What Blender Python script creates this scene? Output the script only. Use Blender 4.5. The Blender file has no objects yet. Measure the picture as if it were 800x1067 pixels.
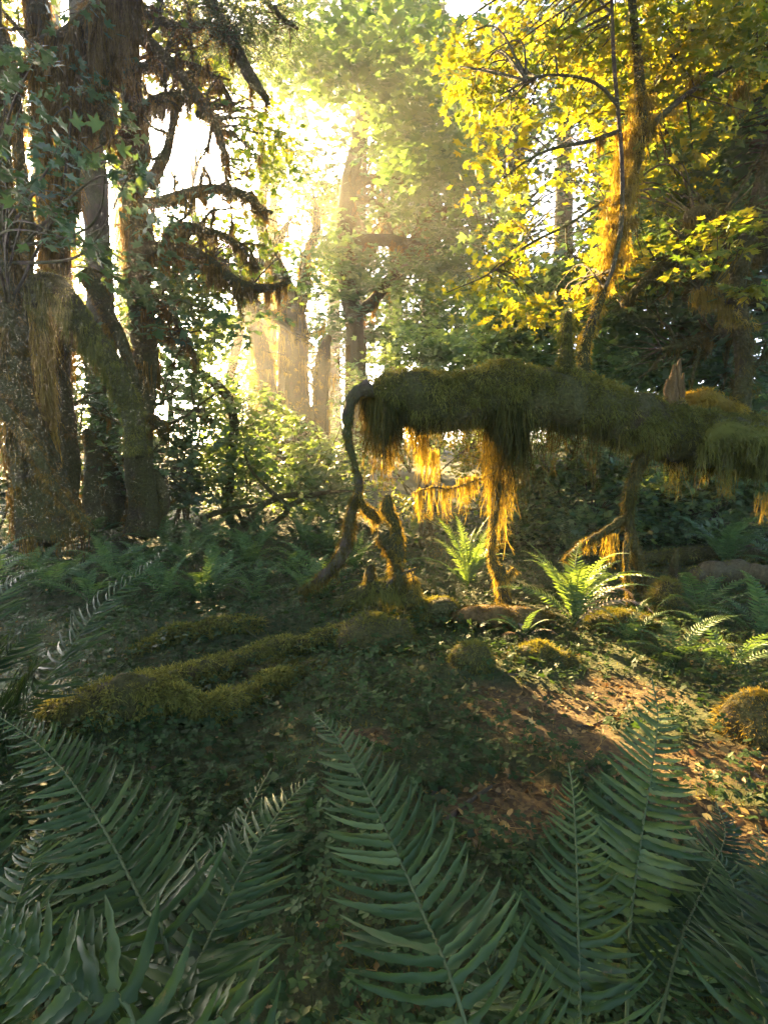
import bpy, math
import numpy as np
from mathutils import Vector

R = np.random.default_rng(7)
SC = bpy.context.scene
COL = SC.collection

# ------------------------------------------------------------------ camera
CAM_H, F, CX, CY, PITCH = 1.5, 600.0, 400.0, 533.5, math.radians(6.51)
cd = bpy.data.cameras.new('camera')
cd.sensor_fit = 'VERTICAL'; cd.sensor_height = 36.0; cd.sensor_width = 27.0
cd.lens = 36.0 * F / 1067.0
cd.clip_start = 0.02; cd.clip_end = 2000
cam = bpy.data.objects.new('camera', cd); COL.objects.link(cam)
cam.location = (0, 0, CAM_H); cam.rotation_euler = (math.pi/2 - PITCH, 0, 0)
SC.camera = cam

# ------------------------------------------------------------------ light
def ray(px, py):
    cx = (px-CX)/F; cy = -(py-CY)/F
    return np.array([cx, math.cos(PITCH)+cy*math.sin(PITCH), -math.sin(PITCH)+cy*math.cos(PITCH)])
SUN = ray(98, 215); SUN = SUN/np.linalg.norm(SUN)
SUN_EL = math.asin(SUN[2]); SUN_AZ = math.atan2(SUN[0], SUN[1])       # from +Y towards +X
w = bpy.data.worlds.new('World'); SC.world = w; w.use_nodes = True
nt = w.node_tree; nt.nodes.clear()
sky = nt.nodes.new('ShaderNodeTexSky'); sky.sky_type = 'NISHITA'; sky.sun_disc = False
sky.sun_elevation = SUN_EL; sky.sun_rotation = SUN_AZ
sky.air_density = 0.45; sky.dust_density = 2.2; sky.ozone_density = 0.3
bg = nt.nodes.new('ShaderNodeBackground'); bg.inputs['Strength'].default_value = 0.09
wo = nt.nodes.new('ShaderNodeOutputWorld')
nt.links.new(sky.outputs[0], bg.inputs[0]); nt.links.new(bg.outputs[0], wo.inputs[0])
sl = bpy.data.lights.new('sun', 'SUN'); sl.energy = 5.0; sl.angle = math.radians(0.6); sl.color = (1.0, 0.69, 0.31)
so = bpy.data.objects.new('sun', sl); COL.objects.link(so)
so.rotation_euler = Vector((-SUN).tolist()).to_track_quat('-Z', 'Y').to_euler(); so.location = (SUN*60).tolist()

HAZE_D = 0.0017
vs = SC.view_settings
vs.view_transform = 'Standard'; vs.look = 'None'; vs.gamma = 1.0; vs.use_curve_mapping = False
vs.exposure = 4.15
cy_ = SC.cycles
cy_.use_denoising = True
cy_.max_bounces = 6; cy_.diffuse_bounces = 3; cy_.glossy_bounces = 2; cy_.transmission_bounces = 4
cy_.volume_bounces = 0; cy_.transparent_max_bounces = 4
cy_.use_adaptive_sampling = True; cy_.adaptive_threshold = 0.02
cy_.sample_clamp_indirect = 6.0; cy_.caustics_reflective = False; cy_.caustics_refractive = False

# ------------------------------------------------------------------ helpers
def nrm(a): return a/np.maximum(np.linalg.norm(a, axis=-1, keepdims=True), 1e-9)
def P(px, py, Y):
    d = ray(px, py); p = d*(Y/d[1]); p[2] += CAM_H; return p
def sstep(a, b, x):
    t = np.clip((np.asarray(x, float)-a)/(b-a), 0, 1); return t*t*(3-2*t)
_kd = np.random.default_rng(3)
_K = [nrm(_kd.normal(size=(14, 3)))*_kd.uniform(.6, 1.7, (14, 1)) for _ in range(3)]; _PH = _kd.uniform(0, 6.28, (3, 14))
def noise3(p, f=1.0, ch=0):
    p = np.asarray(p, float)*f*2.6
    a = p @ _K[ch].T + _PH[ch]
    return np.sin(a + .9*np.sin(1.7*a[..., ::-1])).mean(-1)*1.9          # about -1..1
BUMPS = []                                                                # (x, y, radius x, radius y, height)
def gz(x, y):
    x = np.asarray(x, float); y = np.asarray(y, float)
    p = np.stack([x, y, 0*x], -1)
    z = .07*noise3(p, .45) + .035*noise3(p, 1.6, 1)*sstep(60, 20, np.abs(x)+np.abs(y)) 
    z = z*sstep(90, 30, np.hypot(x, y)) + 1.6*sstep(11, 34, y)*sstep(90, 50, np.hypot(x, y)) + .5*sstep(1.0, 8.0, x)*sstep(30, 10, np.abs(x))*sstep(3, 8, y)*.3
    for bx, by, rx, ry, h in BUMPS: z = z + h*np.exp(-((x-bx)/rx)**2-((y-by)/ry)**2)
    return z
def G(px, py):
    Y = 5.0
    d = ray(px, py); t = 5.0
    for _ in range(40):
        p = d*t; h = CAM_H+p[2]-float(gz(p[0], p[1])); t = min(t+h/max(-d[2], .05)*.6, 80)
    p = d*t; p[2] += CAM_H; p[2] = float(gz(p[0], p[1])); return p

class MB:
    """collects vertices and faces; build() links them as ONE mesh object"""
    def __init__(s): s.v = []; s.f = []; s.r = []; s.n = 0
    def add(s, v, faces, rnd=0.5):
        v = np.asarray(v, np.float32).reshape(-1, 3); faces = np.asarray(faces, np.int64)
        s.v.append(v); s.f.append(faces+s.n); s.n += len(v)
        s.r.append(np.broadcast_to(np.asarray(rnd, np.float32).reshape(-1), (len(v),)) if np.size(rnd) in (1, len(v)) else np.repeat(np.asarray(rnd, np.float32), len(v)//np.size(rnd)))
        return s
    def build(s, name, mat, parent=None, origin=None, smooth=True):
        me = bpy.data.meshes.new(name)
        if s.n:
            v = np.concatenate(s.v).astype(np.float32)
            o = np.array(origin if origin is not None else (BASE[parent.name] if parent else (0, 0, 0)), np.float32)
            v = v - o
            loops = np.concatenate([f.reshape(-1) for f in s.f]).astype(np.int32)
            tot = np.concatenate([np.full(len(f), f.shape[1], np.int32) for f in s.f])
            st = np.concatenate([[0], np.cumsum(tot)[:-1]]).astype(np.int32)
            me.vertices.add(len(v)); me.vertices.foreach_set('co', v.reshape(-1))
            me.loops.add(len(loops)); me.loops.foreach_set('vertex_index', loops)
            me.polygons.add(len(st)); me.polygons.foreach_set('loop_start', st)
            me.update(calc_edges=True)
            me.polygons.foreach_set('use_smooth', np.full(len(st), smooth, bool))
            at = me.attributes.new('rnd', 'FLOAT', 'POINT'); at.data.foreach_set('value', np.concatenate(s.r).astype(np.float32))
        me.materials.append(mat)
        ob = bpy.data.objects.new(name, me); COL.objects.link(ob)
        if parent: ob.parent = parent; BASE[ob.name] = BASE[parent.name]
        else:
            BASE[ob.name] = np.array(origin if origin is not None else (0, 0, 0), float); ob.location = BASE[ob.name].tolist()
        return ob
BASE = {}
def thing(name, label, cat, loc, group=None):
    o = bpy.data.objects.new(name, None); COL.objects.link(o); o.empty_display_size = .1
    o.location = [float(c) for c in loc]; BASE[o.name] = np.array(loc, float)
    o['label'] = label; o['category'] = cat
    if group: o['group'] = group
    return o
def tag(o, label, cat, group=None):
    o['label'] = label; o['category'] = cat
    if group: o['group'] = group
    return o

def crom(pts, n):
    p = np.asarray(pts, float)
    if len(p) == 2: t = np.linspace(0, 1, n)[:, None]; return p[0]*(1-t)+p[1]*t
    q = np.vstack([2*p[0]-p[1], p, 2*p[-1]-p[-2]])
    seg = np.linalg.norm(np.diff(p[:, :3], axis=0), axis=1); cum = np.concatenate([[0], np.cumsum(seg)])
    u = np.linspace(0, cum[-1], n); i = np.clip(np.searchsorted(cum, u, 'right')-1, 0, len(p)-2)
    t = ((u-cum[i])/np.maximum(seg[i], 1e-9))[:, None]
    a, b, c, d = q[i], q[i+1], q[i+2], q[i+3]
    return .5*(2*b+(c-a)*t+(2*a-5*b+4*c-d)*t*t+(3*b-a-3*c+d)*t**3)
def frames(c):
    T = nrm(np.gradient(c, axis=0)); ref = np.array([0, 0, 1.]) if abs(T[0, 2]) < .8 else np.array([0, 1., 0])
    N = np.zeros_like(T); n = ref
    for i in range(len(c)):
        n = n-T[i]*n.dot(T[i]); n = n/max(np.linalg.norm(n), 1e-6); N[i] = n
    return T, N, np.cross(T, N)
def tube(mb, pts, rad, seg=10, step=.08, bump=.1, bf=2.0, rnd=.5, lobes=0.0):
    """swept tapered tube with an uneven surface; returns (centres, radii, T, N, B)"""
    pts = np.asarray(pts, float); rad = np.asarray(rad, float)
    L = np.linalg.norm(np.diff(pts, axis=0), axis=1).sum(); n = int(np.clip(L/step, 4, 160))
    a = crom(np.hstack([pts, np.interp(np.linspace(0, 1, len(pts)), np.linspace(0, 1, len(rad)), rad)[:, None]]), n)
    c, r = a[:, :3], np.maximum(a[:, 3], .0015)
    T, N, B = frames(c)
    th = np.linspace(0, 2*np.pi, seg, endpoint=False)
    d = N[:, None]*np.cos(th)[None, :, None]+B[:, None]*np.sin(th)[None, :, None]
    base = c[:, None]+d*r[:, None, None]
    k = 1+bump*noise3(base, bf, 1)+bump*.6*noise3(base, bf*3.1, 2)
    if lobes: k = k+lobes*np.sin(th*5+3*noise3(c, .5)[:, None])[:, :]
    v = c[:, None]+d*(r[:, None]*k)[..., None]
    i = np.arange(n-1)[:, None]*seg; j = np.arange(seg)[None]; j2 = (j+1) % seg
    q = np.stack([i+j, i+j2, i+seg+j2, i+seg+j], -1).reshape(-1, 4)
    mb.add(v, q, rnd)
    for e, fl in ((0, 1), (n-1, 0)):
        ring = v[e]; cc = c[e]+T[e]*(-r[e]*.3 if e == 0 else r[e]*.4)
        f = np.stack([np.full(seg, seg), np.arange(seg), (np.arange(seg)+1) % seg], -1)
        mb.add(np.vstack([ring, cc]), f[:, ::-1] if fl else f, rnd)
    return c, r, T, N, B

# --- ribbons: moss strands, hair, grass
def strands(mb, root, d, L, wd, k=3, droop=.6, wig=.15, rnd=None, rng=R):
    n = len(root)
    if n == 0: return
    L = np.broadcast_to(L, (n,)); wd = np.broadcast_to(wd, (n,))
    t = np.linspace(0, 1, k+1)
    ph = rng.uniform(0, 6.28, (n, 2)); fr = rng.uniform(4, 9, (n, 1))
    p = root[:, None]+d[:, None]*(L[:, None]*t)[..., None]
    p[..., 2] -= droop*L[:, None]*t**2
    p[..., 0] += wig*L[:, None]*t*np.sin(fr*t+ph[:, :1]); p[..., 1] += wig*L[:, None]*t*np.sin(fr*t*.8+ph[:, 1:])
    a = rng.uniform(0, np.pi, n); s = np.stack([np.cos(a), np.sin(a)*.8, rng.uniform(-.4, .4, n)], -1)
    s = nrm(s)[:, None]*(wd[:, None]*np.maximum(1-t, .06)**.6)[..., None]*.5
    v = np.stack([p-s, p+s], 2)
    i = (np.arange(n)*(k+1)*2)[:, None]+(np.arange(k)*2)[None]
    q = np.stack([i, i+1, i+3, i+2], -1).reshape(-1, 4)
    rn = rng.uniform(0, 1, n) if rnd is None else np.broadcast_to(rnd, (n,))
    mb.add(v.reshape(-1, 3), q, np.repeat(rn, (k+1)*2))
def fuzz(mb, tb, n, L=.05, wd=.006, down=.35, ang=None, rng=R, k=2, u=(0, 1), out=1.0, clump=.35):
    """short moss on the surface of a tube"""
    c, r, T, N, B = tb
    w_ = r+.01; s = np.interp(rng.uniform(0, 1, n), np.cumsum(w_)/w_.sum(), np.linspace(0, 1, len(c)))
    s = u[0]+(u[1]-u[0])*s; x = s*(len(c)-1.001); i = x.astype(int); f = (x-i)[:, None]
    th = rng.uniform(0, 2*np.pi, n) if ang is None else rng.uniform(*ang, n)
    g = lambda A: A[i]*(1-f)+A[i+1]*f
    nn = g(N)*np.cos(th)[:, None]+g(B)*np.sin(th)[:, None]
    root = g(c)+nn*(r[i]*.97)[:, None]
    m = noise3(root, 3.5, 2)
    d = nrm(nn*out+rng.normal(size=(n, 3))*.45+np.array([0, 0, -down]))
    LL = L*rng.uniform(.5, 1.3, n)*(1+clump*m)
    strands(mb, root, d, np.maximum(LL, .008), wd, k, .3, .1, np.clip(.5+.35*m+rng.normal(0, .12, n), 0, 1), rng)
def pads(mb, tb, n, R_=(.05, .12), H=.06, per=90, rng=R, u=(0, 1), wd=.008, up=-.3, rnd=(.25, .85)):
    """cushions of moss of uneven size and colour sitting on a tube"""
    c, r, T, N, B = tb
    for s in rng.uniform(u[0], u[1], n):
        i = int(s*(len(c)-1.001))
        for _ in range(8):
            th = rng.uniform(0, 2*np.pi); nn = N[i]*np.cos(th)+B[i]*np.sin(th)
            if nn[2] > up: break
        pr = rng.uniform(*R_); o = c[i]+nn*(r[i]-pr*.25); q = nrm(rng.normal(size=(per, 3))+nn*.9)
        q = q*np.where((q@nn) < 0, -1, 1)[:, None]*(.6+.8*rng.uniform(0, 1, (per, 1)))
        k = pr/.09; strands(mb, o+nrm(q)*pr*np.array([1, 1, .75])*rng.uniform(.7, 1, (per, 1)), nrm(q+rng.normal(size=(per, 3))*.35+np.array([0, 0, -.25])), H*k*rng.uniform(.4, 1.1, per), wd, 2, .35, .12, np.clip(rng.uniform(*rnd)+rng.normal(0, .1, per), 0, 1), rng)
def tongue(mb, top, width, L, n, axis, rng=R, wd=.006, k=5, depth=.05, rag=.5, frizz=1.0, rnd=.5):
    """one hanging beard of moss: many strands, longest in the middle, fringed with short side hairs"""
    x = rng.normal(0, .38, n).clip(-1, 1)
    l = L*(1-np.abs(x)**1.4*.7)*rng.uniform(1-rag, 1.05, n)
    root = top+axis*(x*width*.5)[:, None]+rng.normal(size=(n, 3))*np.array([depth, depth, .02])*.6
    d = nrm(rng.normal(size=(n, 3))*.10+np.array([0, 0, -1.])-axis*(x*.12)[:, None])
    rr = np.clip(rnd+rng.normal(0, .16, n), 0, 1)
    strands(mb, root, d, l, wd*rng.uniform(.6, 1.5, n), k, 0, .05, rr, rng)
    m = int(n*2.2*frizz)
    if m:
        i = rng.integers(0, n, m); t = rng.uniform(.05, .97, m)
        rt = root[i]+d[i]*(l[i]*t)[:, None]
        strands(mb, rt, nrm(rng.normal(size=(m, 3))+np.array([0, 0, -.7])), rng.uniform(.015, .05, m)*(wd/.006)**.5, wd*.8, 2, .4, .15, rr[i], rng)
def beards(mb, tb, n, L, width, per, rng=R, u=(0, 1), wd=.006, rnd=.5, frizz=1.0, rag=.5):
    c, r, T, N, B = tb
    for s in rng.uniform(u[0], u[1], n):
        x = s*(len(c)-1.001); i = int(x); th = rng.uniform(0, 2*np.pi)
        nn = N[i]*np.cos(th)+B[i]*np.sin(th)
        if abs(T[i][2]) < .75:
            if nn[2] > 0: nn = nn*np.array([1, 1, -1.])
            ax = T[i].copy()
        else: ax = np.cross(T[i], nn)
        ax[2] = 0; ax = ax/np.linalg.norm(ax) if np.linalg.norm(ax) > .2 else nrm(rng.normal(size=3)*np.array([1, 1, 0]))
        tongue(mb, c[i]+nn*r[i]*.97, width*rng.uniform(.6, 1.5), rng.uniform(*L), max(4, int(per*rng.uniform(.6, 1.3))), ax, rng, wd, rnd=np.clip(rnd+rng.normal(0, .15), 0, 1), frizz=frizz, rag=rag, depth=max(r[i]*.25, .02))

def offshoots(tb, n, L, parent, mat, moss=None, rng=R, u=(.1, 1), mossn=14, wd=.006, up=.2, rad=.45):
    """small forked side twigs along a limb, with ragged moss"""
    c, r, T, N, B = tb; mb = MB(); mm = MB()
    for s in rng.uniform(u[0], u[1], n):
        i = int(s*(len(c)-1.001)); th = rng.uniform(0, 2*np.pi); nn = N[i]*np.cos(th)+B[i]*np.sin(th)
        d = nrm(nn+T[i]*rng.uniform(.2, 1.2)+np.array([0, 0, up])+rng.normal(size=3)*.3); l = rng.uniform(*L); q = c[i]; pts = [q]
        for k in range(4): d = nrm(d+rng.normal(size=3)*.35); q = q+d*l/4; pts.append(q)
        r0 = min(max(r[i]*rad, .006), .03); t2 = tube(mb, pts, [r0, r0*.7, r0*.35], 6, max(l/14, .02), .25, 5)
        for j in range(2):
            a = t2[0][int(len(t2[0])*rng.uniform(.3, .8))]; dd = nrm(d+rng.normal(size=3)*.7); tube(mb, [a, a+dd*l*.25+[0, 0, .01], a+dd*l*.5], [r0*.4, r0*.3, r0*.12], 5, max(l/12, .02), .2, 5)
        if moss:
            fuzz(mm, t2, mossn*6, .03*max(1, wd/.006), wd, .6, rng=rng); beards(mm, t2, 2, (l*.12, l*.4), l*.12, mossn, rng, (0, .8), wd, frizz=1.5, rag=.8)
    if mb.n: mb.build('twigs', mat, parent)
    if mm.n: mm.build('moss', moss, parent)

# --- leaves
def star_template(ang, rad, droop=.14, fold=.10):
    a = np.radians(np.asarray(ang, float)); r = np.asarray(rad, float)
    x = np.sin(a)*r; y = np.cos(a)*r
    v = np.stack([x, y+.35, -droop*(r**2)+fold*np.abs(x)], -1)
    v = np.vstack([[0, .25, .03], v]); n = len(a)
    f = np.stack([np.zeros(n, int), 1+np.arange(n), 1+(np.arange(n)+1) % n], -1)[:, ::-1]
    return v, f
MAPLE = star_template([0, 13, 22, 35, 50, 66, 76, 92, 112, 140, 180, -140, -112, -92, -76, -66, -50, -35, -22, -13],
                      [1.0, .62, .42, .66, .92, .6, .42, .5, .74, .42, .36, .42, .74, .5, .42, .6, .92, .66, .42, .62])
MA, MR = [0, 13, 22, 35, 50, 66, 76, 92, 112, 140, 180, -140, -112, -92, -76, -66, -50, -35, -22, -13], np.array([1.0, .62, .42, .66, .92, .6, .42, .5, .74, .42, .36, .42, .74, .5, .42, .6, .92, .66, .42, .62])
MAPLES = [MAPLE] + [star_template(np.array(MA)*1.0+R.normal(0, 2.5, 20), MR*R.uniform(.82, 1.15, 20), d, f) for d, f in ((.02, .02), (.30, .18), (.42, -.12), (.18, .32), (-.15, .2))]
SIMPLE = star_template([0, 24, 50, 78, 108, 180, -108, -78, -50, -24], [1, .45, .85, .42, .65, .3, .65, .42, .85, .45])
OVAL = (np.array([[0, 0, 0], [.30, .35, .05], [.24, .72, .02], [0, 1, -.08], [-.24, .72, .02], [-.30, .35, .05]], float),
        np.array([[0, 1, 2, 3], [0, 3, 4, 5]]))
DIAM = (np.array([[0, 0, 0], [.34, .45, .06], [0, 1, -.06], [-.34, .45, .06]], float), np.array([[0, 1, 2], [0, 2, 3]]))
NEEDLE = (np.array([[0, 0, 0], [.09, .4, .02], [0, 1, -.05], [-.09, .4, .02]], float), np.array([[0, 1, 2], [0, 2, 3]]))
def leaves(mb, pos, nor, head, size, tmpl, rnd):
    if isinstance(tmpl, list):
        n = len(pos); k = R.integers(0, len(tmpl), n); size = np.broadcast_to(size, (n,)); rnd = np.broadcast_to(rnd, (n,))
        for j, t in enumerate(tmpl): leaves(mb, pos[k == j], nor[k == j], head[k == j], size[k == j], t, rnd[k == j])
        return
    v, f = tmpl; n = len(pos)
    if n == 0: return
    nor = nrm(nor); head = nrm(head-nor*(head*nor).sum(-1, keepdims=True)); side = np.cross(head, nor)
    s = np.broadcast_to(size, (n,))[:, None, None]
    p = pos[:, None]+s*(side[:, None]*v[None, :, :1]+head[:, None]*v[None, :, 1:2]+nor[:, None]*v[None, :, 2:3])
    q = (f[None]+(np.arange(n)*len(v))[:, None, None]).reshape(-1, f.shape[1])
    mb.add(p.reshape(-1, 3), q, np.repeat(np.broadcast_to(rnd, (n,)), len(v)))

# gaps in the canopy: the sunbeams that reach these spots, and the openings to the sky
BEAMS = []
def beam(p, r): BEAMS.append((np.asarray(p, float), r))
SKYGAP = []
def skygap(px, py, rx, ry, keep=0.0): SKYGAP.append((px, py, rx, ry, keep))
def keepmask(c, rng=R, sky=True, beams=True):
    m = np.ones(len(c), bool)
    if beams:
        for T, r in BEAMS:
            v = c-T; t = v@SUN; dd = np.linalg.norm(v-t[:, None]*SUN, axis=1)
            m &= ~((t > r*1.5+.3) & (dd < r*rng.uniform(.7, 1.15, len(c))))
    if sky:
        rel = c-np.array([0, 0, CAM_H]); yc = rel[:, 1]*math.cos(PITCH)-rel[:, 2]*math.sin(PITCH); zc = rel[:, 1]*math.sin(PITCH)+rel[:, 2]*math.cos(PITCH)
        px = CX+F*rel[:, 0]/np.maximum(yc, .1); py = CY-F*zc/np.maximum(yc, .1)
        for gx, gy, rx, ry, kp in SKYGAP:
            q = ((px-gx)/rx)**2+((py-gy)/ry)**2
            m &= ~((q < rng.uniform(.6, 1.3, len(c))) & (rng.uniform(0, 1, len(c)) > kp))
    return m
def crown(T, ells, n, per, size, tmpl, mat, spread=.45, tilt=.35, jit=.45, skel=None, name='crown', rng=R, flat=.12, twig=True, tmat=None, sky=True, beams=True, rndb=.5, headdown=.15):
    """leaves in layered sprays through the volume of the given ellipsoids (pixel x, y, depth, radius px x, px y, depth radius m, share)"""
    mb = MB(); tw = MB(); share = np.array([e[6] if len(e) > 6 else e[3]*e[4] for e in ells], float); share /= share.sum()
    cnt = rng.multinomial(n, share); C = []
    for e, k in zip(ells, cnt):
        c0 = P(e[0], e[1], e[2]); q = nrm(rng.normal(size=(k, 3)))*(rng.uniform(0, 1, (k, 1))**.42)
        C.append(c0+q*np.array([e[3]*e[2]/F, e[5], e[4]*e[2]/F]))
    C = np.vstack(C); C = C[keepmask(C, rng, sky, beams)]; k = len(C)
    if k == 0: return None
    sn = nrm(np.array([0, 0, 1.])+rng.normal(size=(k, 3))*tilt); rd = spread*rng.uniform(.5, 1.3, k)
    a = rng.uniform(0, 2*np.pi, (k, per)); rr = np.sqrt(rng.uniform(0, 1, (k, per)))
    ex = nrm(np.cross(sn, rng.normal(size=(k, 3)))); ey = np.cross(sn, ex)
    off = (ex[:, None]*np.cos(a)[..., None]*1.25+ey[:, None]*np.sin(a)[..., None]*.85)*(rr*rd[:, None])[..., None]
    pos = C[:, None]+off+sn[:, None]*(rng.normal(0, flat, (k, per))*rd[:, None]-.25*rr**2*rd[:, None])[..., None]
    nor = nrm(sn[:, None]+rng.normal(size=(k, per, 3))*jit)
    hd = off+rng.normal(size=(k, per, 3))*.35*rd[:, None, None]+np.array([0, 0, -headdown])*rd[:, None, None]
    rn = np.clip(rndb+rng.normal(0, .2, (k, 1))+rng.normal(0, .12, (k, per)), 0, 1)
    pos = pos.reshape(-1, 3); m = keepmask(pos, rng, sky, beams)
    leaves(mb, pos[m], nor.reshape(-1, 3)[m], hd.reshape(-1, 3)[m], (size*rng.uniform(.6, 1.25, pos.shape[0]))[m], tmpl, rn.reshape(-1)[m])
    ob = mb.build(name, mat, T)
    if skel is not None and twig:
        S = np.vstack(skel)
        sel = C if len(C) < 260 else C[rng.permutation(len(C))[:260]]
        for c in sel:
            dd = np.linalg.norm(S-c, axis=1)+np.maximum(0, S[:, 2]-c[2])*.8; s0 = S[dd.argmin()]
            l = np.linalg.norm(c-s0)
            if l < .1 or l > 4.5: continue
            if beams and not keepmask(s0+(c-s0)*np.linspace(.1, 1.1, 6)[:, None], rng, False).all(): continue
            mid = (s0+c)/2+rng.normal(size=3)*.08*l+np.array([0, 0, .1*l])
            tube(tw, [s0, mid, c, c+(c-mid)*.3], [.004+.006*l, .004+.003*l, .003, .002], 5, .12, .1)
        if tw.n: tw.build('twigs', tmat or BARK, T)
    return ob

# ------------------------------------------------------------------ materials
def mk(name):
    m = bpy.data.materials.new(name); m.use_nodes = True; nt = m.node_tree; nt.nodes.clear()
    return m, nt, (lambda t, **k: _nd(nt, t, k))
def _nd(nt, t, k):
    n = nt.nodes.new('ShaderNode'+t)
    for a, b in k.items(): setattr(n, a, b)
    return n
def ramp(nt, stops, fac):
    r = nt.nodes.new('ShaderNodeValToRGB'); e = r.color_ramp.elements
    while len(e) < len(stops): e.new(.5)
    for q, (p, c) in zip(e, stops): q.position = p; q.color = (*c, 1)
    nt.links.new(fac, r.inputs[0]); return r.outputs[0]
def leaf_mat(name, stops, tr, tmix=.45, rough=.45, spec=.4, nscale=0.0):
    """thin leaf: rough reflection plus light passing through"""
    m, nt, N = mk(name); L = nt.links.new
    at = N('Attribute', attribute_name='rnd'); col = ramp(nt, stops, at.outputs['Fac'])
    if nscale:
        tc = N('TexCoord'); n1 = N('TexNoise'); n1.inputs['Scale'].default_value = nscale; n1.inputs['Detail'].default_value = 5; n1.inputs['Roughness'].default_value = .7; L(tc.outputs['Object'], n1.inputs[0])
        fk = ramp(nt, [(.62, (0, 0, 0)), (.72, (1, 1, 1))], n1.outputs[0]); mb_ = N('Mix', data_type='RGBA'); L(fk, mb_.inputs[0]); L(col, mb_.inputs[6]); mb_.inputs[7].default_value = (.10, .075, .03, 1)
        n2 = N('TexNoise'); n2.inputs['Scale'].default_value = nscale*.12; L(tc.outputs['Object'], n2.inputs[0])
        hs = N('HueSaturation'); mr = N('MapRange'); mr.inputs[3].default_value = .6; mr.inputs[4].default_value = 1.5; L(n2.outputs[0], mr.inputs[0]); L(mr.outputs[0], hs.inputs['Value']); L(mb_.outputs[2], hs.inputs['Color']); col = hs.outputs[0]
    pb = N('BsdfPrincipled'); L(col, pb.inputs['Base Color']); pb.inputs['Roughness'].default_value = rough
    pb.inputs['Specular IOR Level'].default_value = spec
    tl = N('BsdfTranslucent'); mixc = N('Mix', data_type='RGBA', blend_type='MULTIPLY'); mixc.inputs[0].default_value = 1.0
    L(col, mixc.inputs[6]); mixc.inputs[7].default_value = (*tr, 1); L(mixc.outputs[2], tl.inputs[0])
    ms = N('MixShader'); ms.inputs[0].default_value = tmix; L(pb.outputs[0], ms.inputs[1]); L(tl.outputs[0], ms.inputs[2])
    o = N('OutputMaterial'); L(ms.outputs[0], o.inputs[0]); return m
def bark_mat(name, dark, light, moss, moss_amt=.5, scale=6.0, stretch=(1, 1, .22), bump=.5):
    m, nt, N = mk(name); L = nt.links.new
    tc = N('TexCoord'); mp = N('Mapping'); mp.inputs['Scale'].default_value = stretch; L(tc.outputs['Object'], mp.inputs[0])
    n1 = N('TexNoise'); n1.inputs['Scale'].default_value = scale*2; n1.inputs['Detail'].default_value = 8; n1.inputs['Roughness'].default_value = .7; L(mp.outputs[0], n1.inputs[0])
    n2 = N('TexNoise'); n2.inputs['Scale'].default_value = 2.3; n2.inputs['Detail'].default_value = 6; n2.inputs['Roughness'].default_value = .65; L(tc.outputs['Object'], n2.inputs[0])
    n3 = N('TexNoise'); n3.inputs['Scale'].default_value = 38; n3.inputs['Detail'].default_value = 5; L(tc.outputs['Object'], n3.inputs[0])
    bc = ramp(nt, [(.3, dark), (.7, light)], n1.outputs[0])
    mc = ramp(nt, [(.25, tuple(c*.45 for c in moss)), (.75, tuple(c*1.25 for c in moss))], n3.outputs[0])
    mk_ = ramp(nt, [(max(0, .62-moss_amt*.45), (0, 0, 0)), (min(1, .78-moss_amt*.45), (1, 1, 1))], n2.outputs[0])
    mx = N('Mix', data_type='RGBA'); L(mk_, mx.inputs[0]); L(bc, mx.inputs[6]); L(mc, mx.inputs[7])
    pb = N('BsdfPrincipled'); L(mx.outputs[2], pb.inputs['Base Color']); pb.inputs['Roughness'].default_value = .9; pb.inputs['Specular IOR Level'].default_value = .2
    ad = N('Math', operation='ADD'); L(n1.outputs[0], ad.inputs[0]); L(n3.outputs[0], ad.inputs[1])
    bp = N('Bump'); bp.inputs['Strength'].default_value = bump; bp.inputs['Distance'].default_value = .06; L(ad.outputs[0], bp.inputs['Height']); L(bp.outputs[0], pb.inputs['Normal'])
    o = N('OutputMaterial'); L(pb.outputs[0], o.inputs[0]); return m

BARK = bark_mat('bark', (.035, .022, .014), (.10, .068, .042), (.07, .07, .018), .45)
BARK_MOSSY = bark_mat('mossy_bark', (.014, .009, .005), (.105, .066, .03), (.075, .068, .015), .68, bump=1.0)
BARK_PALE = bark_mat('pale_dead_wood', (.045, .034, .014), (.13, .105, .05), (.12, .11, .05), .15, 14)
BARK_RED = bark_mat('rotten_wood', (.045, .026, .008), (.18, .105, .03), (.10, .08, .02), .2, 12)
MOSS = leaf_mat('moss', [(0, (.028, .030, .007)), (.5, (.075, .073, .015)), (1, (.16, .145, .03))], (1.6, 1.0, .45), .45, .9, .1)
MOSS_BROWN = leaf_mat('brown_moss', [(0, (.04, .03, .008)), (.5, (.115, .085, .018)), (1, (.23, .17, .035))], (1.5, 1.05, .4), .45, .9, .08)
MOSS_GOLD = leaf_mat('sunlit_moss', [(0, (.10, .075, .014)), (.5, (.24, .18, .03)), (1, (.40, .31, .06))], (1.35, 1.15, .45), .5, .9, .1)  # brighter copy of the moss, the sun's gold painted into its colour
MOSS_GREEN = leaf_mat('green_moss', [(0, (.035, .043, .010)), (.5, (.125, .125, .024)), (1, (.25, .23, .05))], (1.3, 1.1, .4), .35, .9, .1)
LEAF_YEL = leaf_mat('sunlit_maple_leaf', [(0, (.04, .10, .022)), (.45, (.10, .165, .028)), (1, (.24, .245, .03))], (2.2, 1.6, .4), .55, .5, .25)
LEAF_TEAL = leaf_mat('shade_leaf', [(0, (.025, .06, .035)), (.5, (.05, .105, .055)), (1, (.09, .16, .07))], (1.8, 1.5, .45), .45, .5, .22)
LEAF_SHRUB = leaf_mat('vine_maple_leaf', [(0, (.06, .11, .05)), (.5, (.12, .20, .085)), (1, (.20, .29, .12))], (1.5, 1.3, .6), .5, .45, .35)
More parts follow.
